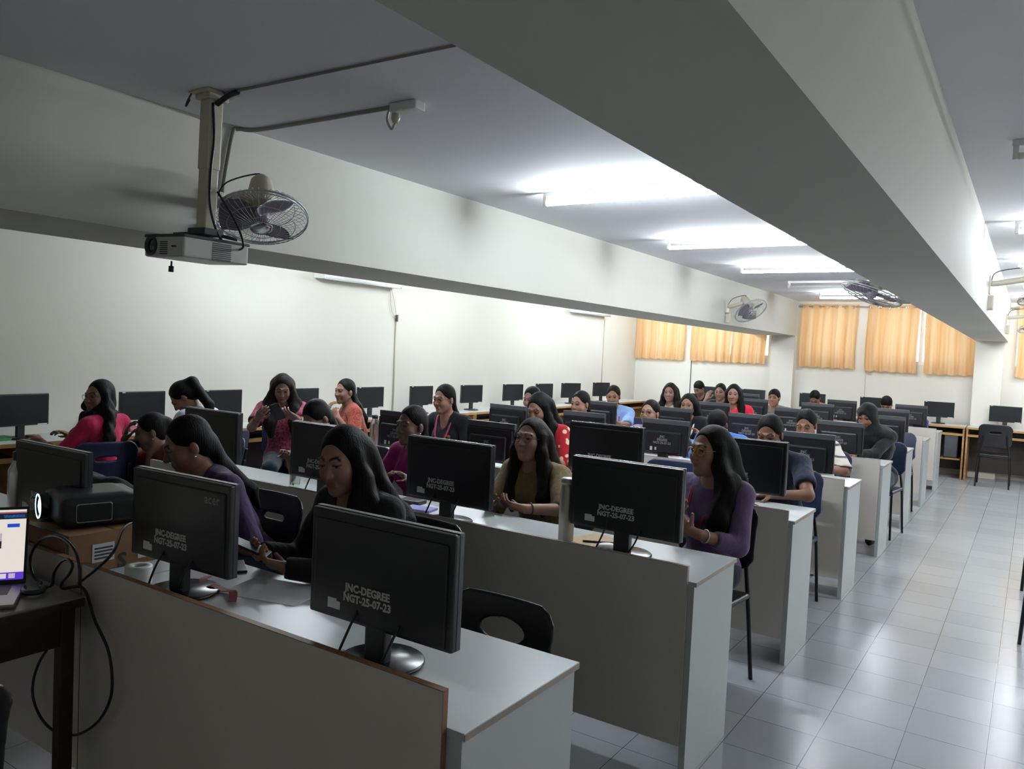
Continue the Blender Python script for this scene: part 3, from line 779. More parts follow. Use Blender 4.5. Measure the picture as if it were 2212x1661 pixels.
for (x0, x1, lb) in ((-6.38, -3.82, 'curtain rod over the window beside the cream wall'), (-3.41, -.78, 'curtain rod over the middle window'), (-.36, 2.6, 'curtain rod over the aisle window')):
    tag(MB().cyl((x0, YB-.07, 2.56), (x1, YB-.07, 2.56), .011, n=10).make('curtain_rod', M['silver']), lb, 'curtain rod')

# ------------------------------------------------------------------ desks
ROWY = [1.37, 2.80, 4.24, 5.70, 7.19, 8.66, 10.2, 11.7]
ROWZ = [.745, .765, .77, .775, .775, .775, .775, .775]
def desk(x0, x1, y, zt, hp, dep, label, inset=.04, band=False):
    t = thing('computer_desk', label, 'desk', (x0, y, 0), 0, 'laminate computer desks in rows'); w = x1-x0
    MB().box(0, w, .018, dep, zt-.018, zt, .0015).make('worktop', M['lam'], t)
    MB().box(0, w, dep, dep+.002, zt-.0175, zt-.001).box(w, w+.002, .018, dep, zt-.0175, zt-.001).make('edge_band', M['band2'], t)
    fp = MB().box(0, w-inset, 0, .018, .14, hp-.002, .001).make('front_panel', M['panel'], t)
    MB().box(0, w-inset, -.001, .019, hp-.002, hp).box(w-inset, w-inset+.001, 0, .018, .14, hp).make('edge_strip', M['band'] if band else M['band2'], fp)
    MB().box(w-inset-.002 if inset else w-.022, w-.006, .019, dep-.012, 0, zt-.018, .001).make('end_panel', M['lam'], t)
    MB().box(.004, .022, .02, dep-.012, 0, zt-.018, .001).make('end_panel', M['lam'], t)
    return t
ORD = ['front row', 'second row', 'third row', 'fourth row', 'fifth row', 'sixth row', 'seventh row', 'last row']
for i, y in enumerate(ROWY):
    hp = .835 if i == 0 else .825
    desk(-2.56, -1.0, y, ROWZ[i], hp, .545 if i == 0 else .5, 'grey laminate desk at the aisle end of the %s of desks' % ORD[i], .05 if i == 0 else .03, i == 0)
    desk(-4.48, -2.565, y, ROWZ[i], hp, .545 if i == 0 else .5, 'grey laminate desk at the wall side of the %s of desks' % ORD[i], 0, i == 0)

# wall counters
def counter(n, length, loc, rz, label, dep=.5):
    t = thing('computer_counter', label, 'counter', loc, rz, 'wall counters')      # runs along local x, front is -y
    MB().box(0, length, -dep, 0, .755, .78, .001).make('worktop', M['lam'], t)
    MB().box(0, length, -dep-.004, -dep, .753, .781).make('edge_band', M['wood'], t)
    MB().box(0, length, -dep+.04, -dep+.055, .64, .675).make('rail', M['wood'], t)
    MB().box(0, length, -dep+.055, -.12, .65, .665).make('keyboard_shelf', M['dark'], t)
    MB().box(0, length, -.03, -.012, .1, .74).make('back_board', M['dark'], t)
    for k in range(n+1):
        x = .012+(length-.024)*k/n; MB().box(x-.012, x+.012, -dep+.015, -.03, 0, .755).make('divider', M['wood'], t)
    return t
for k in range(5):
    counter(2, 2.66, (XW0, .1+2.68*k+2.66, 0), -PI/2, 'white topped wall counter with wooden rail, %s along the cream wall' % ['first unit', 'second unit', 'third unit', 'fourth unit', 'corner unit'][k]).rotation_euler = (0, 0, PI/2)
for o in bpy.data.objects:
    if o.name.startswith('computer_counter'): o.location.y -= 2.66
for k, (x0, ln, lb) in enumerate(((-5.88, 2.05, 'white topped back counter beneath the corner curtains'), (-3.4, 2.6, 'white topped back counter with wooden dividers under the middle curtains'), (-.78, 2.9, 'white topped back counter with wooden rail at the aisle end, beside the black chair'))):
    counter(3 if k else 2, ln, (x0, YB-.03-(.14 if k == 0 else .135), 0), 0, lb, .52 if k else .5)

# ------------------------------------------------------------------ monitors
def mon_new(label, acer=False, stencil=True):
    t = thing('monitor', label, 'monitor')
    b = MB(); b.box(-.2535, .2535, -.016, .018, .095, .392, .006, 0)
    b.box(-.235, .235, -.0215, -.01, .102, .365, .0055, 0)
    s = b.make('housing', M['black'], t)
    MB().box(-.254, .254, -.0005, .019, .389, .3945, .0015).box(-.2545, -.2525, .002, .019, .097, .392, .0008).box(.2525, .2545, .002, .019, .097, .392, .0008).make('bezel', M['rim'], t)
    MB().box(-.247, .247, .0165, .0195, .115, .385).make('screen', M['screen'], t)
    MB().box(-.036, .036, -.02, .012, .01, .2, .006).make('stand', M['black'], t)
    MB().lathe([(.0, 0), (.112, 0), (.118, .004), (.118, .010), (.113, .0135), (.0, .015)], 48, c=(0, .01, 0)).make('base', M['blackg'], t)
    if stencil:
        me = text_mesh('JNC-DEGREE\nNGT-25-07-23', .029, bold=.0011, stretch=.98); me.transform(Matrix.Translation((-.03, -.0221, .183))); me.materials.append(M['ink']); me.materials.append(M['black']); me.name = 'lettering'; link('stencil_lettering', me, t)
        b = MB(); b.prism([(-.175, .124), (-.128, .124), (-.128, .146), (-.142, .146), (-.142, .152), (-.175, .152)], -.0229, -.0213); b.make('sticker', M['sticker'], t)
    if acer:
        me = text_mesh('acer', .042, bold=.001); me.transform(Matrix.Translation((.175, -.0221, .325))); me.materials.append(M['logo']); link('logo', me, t)
    MB().tube([(-.065, -.02, .135), (-.075, -.045, .08), (-.105, -.045, .015), (-.13, -.0, .004)], .0038).make('cable', M['black'], t)
    MB().tube([(.085, -.02, .13), (.08, -.05, .08), (.05, -.04, .035), (.025, -.012, .02)], .0038).make('cable', M['black'], t)
    return t
def mon_old(label):
    t = thing('monitor', label, 'monitor')
    b = MB(); b.box(-.195, .195, -.012, .02, .055, .33, .006)
    b.prism([(-.185, .062), (.185, .062), (.185, .285), (-.185, .285)], -.03, -.01); b.box(-.15, .15, -.055, -.025, .07, .24, .012)
    b.make('housing', M['black'], t)
    MB().box(-.1955, .1955, -.0135, .0, .292, .331, .003).make('top_bezel', M['gbez'], t)
    MB().box(-.18, .18, .0185, .0215, .075, .318).make('screen', M['screen'], t)
    MB().box(-.04, .04, -.045, .0, .01, .16, .01).make('stand', M['black'], t)
    b = MB(); b.lathe([(0, 0), (.1, 0), (.106, .006), (.09, .014), (0, .018)], 28); b.make('base', M['black'], t)
    me = text_mesh('JNC\nDEGREE\nNGT-25-07-23', .026, bold=.0006, stretch=.95); me.transform(Matrix.Translation((0, -.0562, .19))); me.materials.append(M['ink2']); link('stencil_lettering', me, t)
    MB().box(-.1, -.08, -.0565, -.054, .085, .115).make('port_label', M['sticker'], t); MB().box(-.06, -.045, -.0565, -.054, .09, .112).make('port_label', M['sticker'], t)
    return t
def mon_wall(label):
    t = thing('monitor', label, 'monitor')
    MB().box(-.205, .205, 0, .03, .095, .33, .006).make('housing', M['black'], t)
    MB().box(-.192, .192, -.0015, .002, .11, .318).make('screen', M['screen'], t)
    MB().box(.12, .19, -.0025, .0, .097, .106).make('label', M['sticker'], t); MB().box(-.19, -.165, -.0025, 0, .32, .328).make('label', M['sticker'], t)
    MB().box(-.03, .03, .005, .03, .01, .13, .006).make('stand', M['black'], t)
    MB().lathe([(0, 0), (.095, 0), (.1, .006), (.085, .014), (0, .018)], 28, c=(0, .012, 0)).make('base', M['black'], t)
    return t
g1 = 'thin black monitors with white stencilled lettering'
mA = mon_new('black monitor with a dim logo in front of the bent woman in purple', acer=True); mA['group'] = g1
mA.location = (-2.305, 1.56, ROWZ[0]); mA.rotation_euler = (0, 0, .03)
mB = mon_new('large black monitor with stencilled lettering on the front desk beside the empty charcoal chair'); mB['group'] = g1
mB.location = (-1.41, 1.55, ROWZ[0]); mB.rotation_euler = (0, 0, .0)
NEW = [(-3.19, 1.58, 0, .02, 'black monitor behind the glowing projector, beside the steel flask'),
       (-4.06, 2.93, 1, .0, 'black monitor behind the woman in purple, second row beside the person in dark red'),
       (-3.1, 2.93, 1, .0, 'black monitor partly hidden by the head of the woman in black'),
       (-2.285, 2.95, 1, -.02, 'black monitor with stencilled lettering in front of the magenta kurta, above the lilac notebook'),
       (-1.385, 2.99, 1, -.02, 'black monitor with stencilled lettering beside the tall steel flask, second row'),
       (-2.2, 4.42, 2, .0, 'black monitor with stencilled lettering in front of the empty navy chair'),
       (-1.35, 4.42, 2, .0, 'black monitor in front of the person in the navy shirt')]
for (x, y, r, a, lb) in NEW: dup(mB, (x, y, ROWZ[r]), a, lb, g1)
g2 = 'older black monitors with pyramid lettering'
OLD = [(-3.07, 4.42, 2, 'older monitor in front of the black blazer, with a grey top bezel'), (-3.9, 4.42, 2, 'older monitor behind the clear bottle, partly hidden by the magenta kurta'),
       (-3.9, 5.86, 3, 'older monitor in front of the half hidden head behind the red floral kurta'), (-3.13, 5.86, 3, 'older monitor in front of the dark haired woman with an earring'),
       (-2.4, 5.86, 3, 'older monitor in front of the bespectacled woman in pink'), (-1.33, 5.86, 3, 'older monitor in front of the person in the striped white top'),
       (-2.19, 7.35, 4, 'older monitor behind the bowed head in the bright blue shirt'), (-1.39, 7.35, 4, 'older monitor in front of the black headscarf, with a paper cup above it'),
       (-2.95, 7.35, 4, 'older monitor in front of the black top with a white and pink lanyard'), (-3.75, 7.35, 4, 'older monitor in front of the light blue shirt'),
       (-2.16, 8.82, 5, 'older monitor between the red tee and the grey shirt, sixth row'), (-3.05, 8.82, 5, 'older monitor in front of the woman in the red tee'),
       (-1.25, 8.82, 5, 'older monitor just behind the shoulder of the black headscarf'),
       (-2.24, 10.36, 6, 'older monitor in front of the bowed dark head, seventh row'), (-1.4, 10.36, 6, 'older monitor beyond the black headscarf, seventh row by the aisle'), (-3.05, 10.36, 6, 'older monitor beside the person in the grey shirt'),
       (-2.24, 11.86, 7, 'older monitor at the last row behind the paper cup'), (-1.36, 11.86, 7, 'older monitor at the aisle end of the last row'), (-3.6, 11.86, 7, 'older monitor in the last row behind the woman hiding her face')]
o0 = None
for (x, y, r, lb) in OLD:
    if o0 is None: o0 = mon_old(lb); o0.location = (x, y, ROWZ[r]); o0['group'] = g2
    else: dup(o0, (x, y, ROWZ[r]), random.uniform(-.03, .03), lb, g2)
g3 = 'small black monitors on the wall counters'
w0 = mon_wall('black wall-counter monitor beside the green folder, on a round foot'); w0['group'] = g3
w0.location = (-6.14, 2.82, .78); w0.rotation_euler = (0, 0, PI/2+.12)
WM = [(3.77, .05, 'blank wall monitor just behind the woman in the pink top'), (4.55, .04, 'blank wall monitor behind the ponytailed person in white'), (5.5, .04, 'blank wall monitor partly behind the long haired woman in dark pink'),
      (6.47, .0, 'blank wall monitor behind the woman in the orange kurta, before the conduit'), (7.35, 0, 'blank wall monitor just past the conduit, behind the black blazer'), (8.37, -.1, 'blank wall monitor on the counter above the wooden T-shaped divider'),
      (9.36, -.15, 'wall monitor on the counter above the older grey-topped monitor'), (10.22, -.1, 'wall monitor half hidden behind the red floral kurta'), (11.04, -.3, 'brownish wall monitor near the second wall fitting'), (12.1, -.25, 'last wall monitor before the curtained corner')]
for (y, a, lb) in WM: dup(w0, (-6.15, y, .78), PI/2+a, lb, g3)
for (x, a, lb) in ((-4.72, .0, 'monitor on the back counter behind the person bending down'), (-4.02, 0, 'pale grey monitor on the back counter between the red tee and the grey shirt'), (-3.04, 0, 'monitor on the back counter behind the bowed dark head'),
                   (-2.1, 0, 'monitor on the back counter behind the person in dusty red'), (-1.18, .12, 'monitor on the back counter just before the aisle, above the blue bag'), (-.32, .0, 'monitor on the back counter above the black chair at the aisle end')):
    dup(w0, (x, 13.62, .78), a, lb, g3)

# ------------------------------------------------------------------ chairs
def chair(label, m, hole='slot', tall=.89):
    t = thing('chair', label, 'chair')                 # faces -y, sitter's back at +y
    F = Field(); F.box((0, .0, .44), (.16, .15, .001), .008, None, .01); F.box((0, 0, .44), (.19, .18, .003), .012, None, .01)
    F.ell((0, .02, .475), (.15, .14, .02), None, .03, True)
    me = F.mesh('seat', .011); me.materials.append(m); link('seat', me, t)
    F = Field()
    a = .16; R = np.array([[1, 0, 0], [0, math.cos(a), math.sin(a)], [0, -math.sin(a), math.cos(a)]])
    F.box((0, .235, tall-.17), (.13, .002, .09), .075, R, .01)
    F2 = Field(); F2.pr = []
    F = Field()
    cz = tall-.17
    F.cone((-.13, .255, cz+.09), (.13, .255, cz+.09), .072, .072, .01); F.cone((-.13, .225, cz-.09), (.13, .225, cz-.09), .072, .072, .01)
    F.box((0, .24, cz), (.19, .05, .1), .012, R, .02)
    for y_, sgn in ((.24-.082, 1), (.24+.082, 1)): F.box((0, y_, cz), (.4, .065, .4), .008, R, .008, True)
    if hole == 'slot': F.box((0, .25, cz+.045), (.055, .1, .001), .012, R, .006, True)
    else: F.ell((0, .25, cz+.05), (.085, .2, .036), R, .01, True)
    me = F.mesh('backrest', .009); v = verts_of(me); v[:, 1] -= .6*v[:, 0]**2; me.vertices.foreach_set('co', v.ravel()); me.update(); me.materials.append(m); link('backrest', me, t)
    for sx in (-1, 1):
        MB().tube([(sx*.2, -.2, 0), (sx*.185, -.17, .42), (sx*.18, -.1, .432)], .011, 8).make('leg', M['tubeleg'], t)
        MB().tube([(sx*.2, .26, 0), (sx*.185, .2, .42), (sx*.15, .232, .62), (sx*.14, .26, tall-.16)], .011, 8).make('leg', M['tubeleg'], t)
    MB().tube([(-.18, -.1, .428), (-.18, .15, .428)], .011, 8, smooth=False).tube([(.18, -.1, .428), (.18, .15, .428)], .011, 8, smooth=False).tube([(-.19, -.18, .42), (.19, -.18, .42)], .011, 8, smooth=False).tube([(-.19, .21, .42), (.19, .21, .42)], .011, 8, smooth=False).make('seat_frame', M['tubeleg'], t)
    return t
CH_N = chair('empty navy plastic chair in the third row behind the black monitor', M['navy']); CH_N.location = (-2.06, 4.96, 0); CH_N['group'] = 'navy plastic chairs'
CH_B = chair('empty charcoal chair with an oval hole in its back, beside the front desk', M['chairblk'], 'oval', .795); CH_B.location = (-1.41, 1.9, 0); CH_B['group'] = 'charcoal plastic chairs'; CH_B.rotation_euler = (0, 0, 0)
CH_D = chair('dark chair of the person in purple, front row', M['chairblk']); CH_D.location = (-2.93, 2.22, 0); CH_D['group'] = 'charcoal plastic chairs'
def put_chair(x, y, rz, label, dark=False):
    return dup(CH_D if dark else CH_N, (x, y, 0), rz, label, 'charcoal plastic chairs' if dark else 'navy plastic chairs')
put_chair(-.4, 13.0, PI, 'black chair standing at the back counter at the aisle end', True)
put_chair(.25, 5.3, .1, 'dark chair at the edge of the aisle, the closer of the two', True)
put_chair(.23, 7.1, -.05, 'dark chair at the edge of the aisle, the farther of the two', True)
put_chair(-1.25, 9.55, 0, 'empty navy chair behind the aisle desk of the sixth row')

# ------------------------------------------------------------------ cage fans
def fan(label, wall, Q, d, side=1):
    """wall = point on the beam face, Q = centre of the cage, d = blowing direction"""
    t = thing('wall_fan', label, 'fan', wall, 0, 'cage fans on the beams')
    Q = Vector(Q)-Vector(wall); d = Vector(d).normalized()
    a = d.cross(Vector((0, 0, 1))).normalized(); b_ = d.cross(a).normalized(); R = .215
    MB().box(0*side, .03*side, -.05, .05, -.06, .09, .008).box(.005*side, .06*side, -.035, .035, -.19, -.07, .014).make('bracket', M['beige'], t)
    m0 = Q-d*.13
    MB().tube([(0.02*side, 0, .03), (.08*side, 0, .03), m0-d*.02], .024, 10).make('arm', M['beige'], t)
    MB().lathe([(.0, -.06), (.03, -.055), (.05, -.03), (.06, .02), (.066, .1), (.05, .135), (0, .14)], 20, c=Q-d*.175, axis=d).make('motor', M['beige'], t)
    f = lambda r, an, h: Q+a*(r*math.cos(an))+b_*(r*math.sin(an))+d*h
    mb = MB()
    for r, h, w in ((R, 0, .0045), (R*.99, .014, .003), (R*.72, .045, .0018), (R*.4, .06, .0018), (R*.72, -.045, .0018), (R*.35, -.06, .0018)):
        mb.tube([f(r, an, h) for an in np.linspace(0, 2*PI, 36, endpoint=False)], w, 5, closed=True, smooth=False)
    for k in range(44):
        an = 2*PI*k/44
        mb.tube([f(R, an, .005), f(R*.9, an, .03), f(R*.6, an, .052), f(.05, an, .064)], .0011, 4, smooth=False)
        mb.tube([f(R, an, -.005), f(R*.9, an, -.03), f(R*.6, an, -.052), f(.06, an, -.062)], .0011, 4, smooth=False)
    mb.make('cage', M['wire'], t)
    MB().lathe([(0, .07), (.03, .069), (.052, .064), (.055, .058), (0, .055)], 24, c=Q, axis=d, cap=False).make('badge', M['silver'], t)
    MB().lathe([(0, -.03), (.036, -.028), (.038, .02), (.02, .035), (0, .036)], 18, c=Q, axis=d, cap=False).make('hub', M['blade'], t)
    for q in range(3):
        bm = bmesh.new(); g = []
        for i in range(7):
            r = .03+(.192-.03)*i/6; row = []
            for j in range(8):
                u = j/7-.5; wd = math.radians(96)*(.55+.45*math.sin(PI*min(1, .25+i/7)))
                row.append(bm.verts.new(f(r, q*2*PI/3+u*wd, u*.07*(.6+.4*i/6))))
            g.append(row)
        for i in range(6):
            for j in range(7): bm.faces.new((g[i][j], g[i+1][j], g[i+1][j+1], g[i][j+1])).smooth = True
        bmesh.ops.solidify(bm, geom=list(bm.faces), thickness=.003)
        mb = MB(); mb.bm.free(); mb.bm = bm; mb.make('blade', M['blade'], t)
    MB().tube([(.03*side, 0, .05), (.08*side, .02, .13), m0+Vector((-.02, 0, .1)), m0-d*.03+Vector((0, 0, .02))], .004, 6).make('cord', M['black'], t)
    return t
fan('grey cage fan on the deep beam just behind the ceiling projector', (-3.42, 2.43, 2.22), (-3.1, 2.47, 2.17), (.36, -.25, -.9))
fan('grey cage fan at the far end of the deep beam, before the curtains', (-3.42, 10.17, 2.27), (-3.12, 10.25, 2.25), (.55, -.3, -.75))
fan('dark cage fan hanging from the hidden face of the wide beam before the curtains', (-.77, 6.2, 2.26), (-1.02, 6.22, 2.13), (-.3, -.15, -.9), -1)
fan('cage fan on the aisle face of the wide beam, with a pale arm', (-.375, 7.6, 2.3), (.05, 7.62, 2.24), (.3, -.1, -.95))
fan('cage fan on the aisle face of the wide beam near the curtains', (-.375, 12.3, 2.3), (-.02, 12.3, 2.22), (.3, -.1, -.95))

# ------------------------------------------------------------------ ceiling projector
t = thing('ceiling_projector', 'white projector hung upside down from a ceiling pole', 'projector', (-3.05, 2.15, ZC))
t.rotation_euler = (0, .03, 0)
MB().box(-.07, .07, -.07, .07, -.012, 0, .003).box(-.05, .05, -.05, .05, -.035, -.01, .006).make('ceiling_plate', M['beige'], t)
MB().box(-.034, .034, -.034, .034, -.33, -.02, .006).box(-.03, .03, -.03, .03, -.6, -.32, .006).make('pole', M['beige'], t)
MB().box(-.06, .06, -.05, .05, -.615, -.585, .005).tube([(-.1, -.09, -.62), (-.03, -.02, -.605)], .008).tube([(.1, .09, -.62), (.03, .02, -.605)], .008).tube([(-.1, .1, -.62), (-.03, .02, -.605)], .008).make('mount', M['vent'], t)
b = MB().box(-.2, .08, -.16, .17, -.725, -.63, .012, seg=3)
pb = b.make('body', M['projw'], t)
MB().box(-.203, .083, -.163, .173, -.642, -.628, .006).make('top_cover', M['vent'], t)
MB().lathe([(.041, 0), (.043, .012), (.034, .014), (.03, .004)], 26, c=(-.145, -.156, -.678), axis=(0, -1, 0)).make('lens_ring', M['vent'], t)
MB().lathe([(.032, 0), (.026, .006), (.0, .009)], 24, c=(-.145, -.156, -.678), axis=(0, -1, 0)).make('lens', M['lens'], t)
b = MB()
for k in range(7): b.box(-.085, -.03, -.1615, -.158, -.715+.0085*k, -.7105+.0085*k)
b.make('front_vent', M['vent'], t)
b = MB()
for k in range(9): b.box(.078, .0815, -.02, .075, -.72+.0085*k, -.715+.0085*k)
b.make('side_vent', M['vent'], t)
MB().box(.0, .03, -.1615, -.158, -.685, -.677).make('logo_plate', M['vent'], t)
MB().cyl((-.12, -.08, -.735), (-.12, -.08, -.76), .004).lathe([(.011, 0), (.011, -.026)], 12, c=(-.12, -.08, -.757)).make('foot', M['black'], t)
MB().tube([(.036, -.02, -.05), (.041, -.01, -.2), (.036, -.015, -.35), (.04, -.01, -.5), (.06, .03, -.62), (.06, .1, -.65)], .0055).tube([(.036, 0, -.05), (.09, .01, -.02), (.16, .01, -.008)], .012).tube([(.04, .02, -.42), (.1, .08, -.55), (.13, .1, -.64), (.08, .12, -.66)], .005).make('cable', M['black'], t)
MB().tube([(-.06, -.06, -.01), (-.075, -.07, -.05), (-.065, -.08, -.07), (-.055, -.07, -.04)], .004).make('hook', M['vent'], t)

# ------------------------------------------------------------------ teacher table, laptop, box, projector
TX1, TY1, TZ = -2.44, 1.315, .765
t = thing('teacher_table', 'dark wooden table carrying the laptop, in front of the first desk', 'table', (TX1, TY1, 0))
MB().box(-1.2, 0, -.95, 0, TZ-.028, TZ, .003).make('tabletop', mat('grey table laminate', '77726d', .4), t)
MB().box(-1.2, .002, -.95, .002, TZ-.032, TZ-.006, .002).make('edging', M['wooddk'], t)
MB().box(-.05, -.022, -.92, -.03, TZ-.15, TZ-.03).box(-1.17, -.05, -.05, -.022, TZ-.15, TZ-.03).box(-1.17, -1.14, -.92, -.03, TZ-.15, TZ-.03).make('apron', M['wooddk'], t)
for (x, y) in ((-.055, -.062), (-.055, -.93), (-1.18, -.062), (-1.18, -.93)):
    MB().box(x, x+.042, y, y+.042, 0, TZ-.03, .003).make('leg', M['wooddk'], t)
# laptop: hinge corner at (-2.66, 1.25), turned to face the aisle
t = thing('laptop', 'open silver laptop showing a bright web page on the dark table', 'laptop', (-2.75, 1.1, TZ), 0)
lx = Vector((.53, .85, 0)).normalized(); ly = Vector((.85, -.53, 0)).normalized()
t.rotation_euler = (0, 0, math.atan2(lx.y, lx.x))      # local x along the hinge, local -y towards the user
MB().box(-.17, .17, -.225, 0, 0, .013, .004).make('base', M['alu'], t)
MB().box(-.135, .135, -.115, -.02, .0125, .0138).make('keyboard', M['key'], t)
MB().box(-.06, .06, -.205, -.125, .0125, .0136).make('trackpad', M['sticker'], t)
tilt = Matrix.Translation((0, .0, .012)) @ Matrix.Rotation(-.28, 4, 'X')
MB().box(-.17, .17, -.003, .004, 0, .245, .003, mx=tilt).make('lid', M['key'], t)
def scr(n, c, st, x0, x1, z0, z1, k=0):
    return MB().box(x0*1.1, x1*1.1, -.0037-k*.0002, -.0033-k*.0002, z0*1.155, z1*1.155, mx=tilt).make(n, emis(n, lin(c), st*(1 if n == 'display' else .62)), scp if n != 'display' else t)
scp = None
scp = scr('display', 'f3ece2', .6, -.147, .147, .012, .204)
for a in (('browser_bar', 'c46a7c', .8, -.147, .147, .194, .198), ('browser_bar', '232a3c', .8, -.147, .147, .178, .194), ('tab', '2f62ae', .9, .09, .143, .182, .19), ('button', '2753c8', 1, .1, .131, .155, .165), ('picture', '3a3d40', .7, -.05, .088, .098, .118),
          ('picture', 'c9c3bf', .9, -.05, .088, .118, .14), ('dot', 'd8303a', .9, .048, .053, .131, .136), ('text_line', '9d9891', .7, -.06, .04, .082, .084), ('text_line', '9d9891', .7, -.06, .062, .072, .0735), ('text_line', '9d9891', .7, -.06, .085, .056, .0575), ('text_line', '9d9891', .7, -.06, .078, .051, .0525),
          ('dock', '6a3fe0', .9, -.147, .147, .012, .032)): scr(*a, k=1)
for k in range(6): scr('dock_icon', ['e8e4f0', 'd9d2ea', 'f0e0e6', 'c9c6e6', 'eae6f0', 'd0c8e0'][k], .9, .0+.022*k, .016+.022*k, .016, .029, k=2)

BX, BY, BZ = -2.72, 1.40, ROWZ[0]
t = thing('cardboard_box', 'brown cardboard box under the glowing projector on the front desk', 'box', (BX, BY, BZ))
BH = .144
MB().box(-.5, 0, .0, .36, 0, BH, .003).make('carton', M['card'], t)
MB().box(-.5, .001, .165, .17, BH, BH+.001).box(-.502, .002, .002, .008, .0, BH+.001).make('flap_seam', M['dark'], t)
lb_ = MB().box(.0, .0015, .09, .17, .035, .1).make('label', M['sticker'], t); MB().box(0, .0015, .26, .3, .02, .11).make('label', M['sticker'], t)
b = MB()
for k in range(4): b.box(.0012, .0022, .097, .163, .045+.012*k, .051+.012*k)
b.make('label_print', M['vent'], lb_)
me = text_mesh('S', .075, bold=.002); me.transform(Matrix.Rotation(PI/2, 4, 'Z')); me.transform(Matrix.Translation((.0015, .2, .0))); me.materials.append(M['dark']); link('printed_letter', me, t)
t = thing('projector', 'black desktop projector with a glowing lens on the cardboard box', 'projector', (-2.90, 1.61, BZ+BH), -.26)
F = Field(); F.box((0, -.015, .058), (.12, .12, .03), .022, None, .01); F.box((0, -.03, .07), (.09, .085, .02), .02, None, .04); F.cone((-.05, -.1, .06), (-.05, -.126, .06), .05, .05, .02)
me = F.mesh('body', .006); me.materials.append(M['black']); link('body', me, t)
MB().box(-.09, .085, -.08, .09, .107, .1125, .003).make('top_panel', mat('grey projector lid', '6a6c6b', .45), t)
F = Field(); F.box((.142, -.05, .058), (.0, .052, .026), .008, None, .002); F.box((.142, -.05, .058), (.03, .0485, .0225), .008, None, .002, True)
me = F.mesh('port_frame', .0025); me.materials.append(M['portf']); link('port_frame', me, t)
MB().lathe([(.046, -.01), (.047, .016), (.044, .02), (.033, .02), (.033, -.01)], 30, c=(-.05, -.17, .06), axis=(0, -1, 0), cap=False).make('lens_barrel', M['blackg'], t)
MB().lathe([(.0445, .019), (.046, .022), (.041, .0225), (.041, .0195), (.0445, .019)], 30, c=(-.05, -.17, .06), axis=(0, -1, 0), cap=False).make('lens_ring', M['lampglow'], t)
MB().lathe([(.032, 0), (.028, .006), (0, .012)], 28, c=(-.05, -.18, .06), axis=(0, -1, 0)).make('lens', M['lampglow'], t)
for (x, y) in ((-.1, -.11), (.1, -.11), (0, .12)): MB().cyl((x, y, -.0), (x, y, .012), .012).make('foot', M['black'], t)
# cables
z0 = BZ+BH
cable('projector_cable', [(-2.8, 1.77, z0+.05), (-2.72, 1.86, z0+.06), (-2.69, 1.82, z0+.01), (-2.74, 1.74, z0+.008), (-2.82, 1.7, z0+.006), (-3.0, 1.45, z0+.006)], .006, M['black'], 'black power cable looped behind the desktop projector on the box')
cb = [(-2.66, 1.75, 0.9), (-2.6, 1.55, 0.93), (-2.335, 1.345, 0.918), (-2.437, 1.345, 0.841), (-2.503, 1.33, 0.79), (-2.441, 1.3, 0.805), (-2.441, 1.298, 0.859), (-2.465, 1.296, 0.906), (-2.521, 1.294, 0.933), (-2.599, 1.292, 0.933), (-2.675, 1.29, 0.902), (-2.721, 1.288, 0.852), (-2.719, 1.286, 0.814), (-2.691, 1.284, 0.781), (-2.645, 1.282, 0.775), (-2.6, 1.26, 0.775), (-2.561, 1.275, 0.783), (-2.546, 1.275, 0.827), (-2.507, 1.275, 0.868), (-2.464, 1.275, 0.885), (-2.438, 1.275, 0.872), (-2.456, 1.275, 0.84), (-2.496, 1.275, 0.806), (-2.52, 1.29, 0.778), (-2.483, 1.335, 0.775), (-2.412, 1.335, 0.688), (-2.337, 1.335, 0.618), (-2.308, 1.335, 0.539), (-2.315, 1.335, 0.464), (-2.372, 1.335, 0.381), (-2.464, 1.335, 0.312), (-2.554, 1.335, 0.274), (-2.651, 1.335, 0.26), (-2.734, 1.335, 0.279), (-2.787, 1.335, 0.328), (-2.789, 1.335, 0.392), (-2.751, 1.335, 0.466), (-2.683, 1.335, 0.544), (-2.654, 1.335, 0.6)]
cable('video_cable', cb, .0047, M['black'], 'long black cable coiled on the table edge and hanging down to the floor side')
cable('adapter', [(-2.62, 1.22, .776), (-2.58, 1.2, .779), (-2.55, 1.2, .778), (-2.54, 1.23, .777), (-2.57, 1.26, .777)], .009, M['black'], 'short black adapter lead beside the laptop on the table', 'cable')

# bottom corner chair and bag
o = put_chair(-1.98, .59, -PI/2, 'dark chair beside the dark wooden table, only its rounded back showing', True)
# ------------------------------------------------------------------ small things on the desks
def bottle(name, label, loc, r, h, m, capm, neck=.6, group=None):
    t = thing(name, label, 'bottle', loc, 0, group)
    MB().lathe([(0, 0), (r*.95, 0), (r, .006), (r, h*.72), (r*.96, h*.78), (r*neck, h*.88), (r*neck, h*.92), (0, h*.92)], 28).make('body', m, t)
    MB().lathe([(r*neck*1.08, h*.9), (r*neck*1.1, h*.985), (r*neck*.9, h), (0, h)], 24).make('cap', capm, t)
    return t
bottle('steel_flask', 'tall steel flask standing left of the monitor on the second row desk', (-1.675, 3.02, ROWZ[1]), .034, .285, M['steelb'], M['steelb'], .86)
bottle('steel_flask', 'silver flask with a black cap behind the laptop on the front desk', (-3.44, 1.57, ROWZ[0]), .037, .345, M['steel'], M['black'], .5)
bottle('clear_bottle', 'clear water bottle with a black cap on the third row desk', (-4.2, 4.47, ROWZ[2]), .036, .28, M['clear'], M['black'], .6)
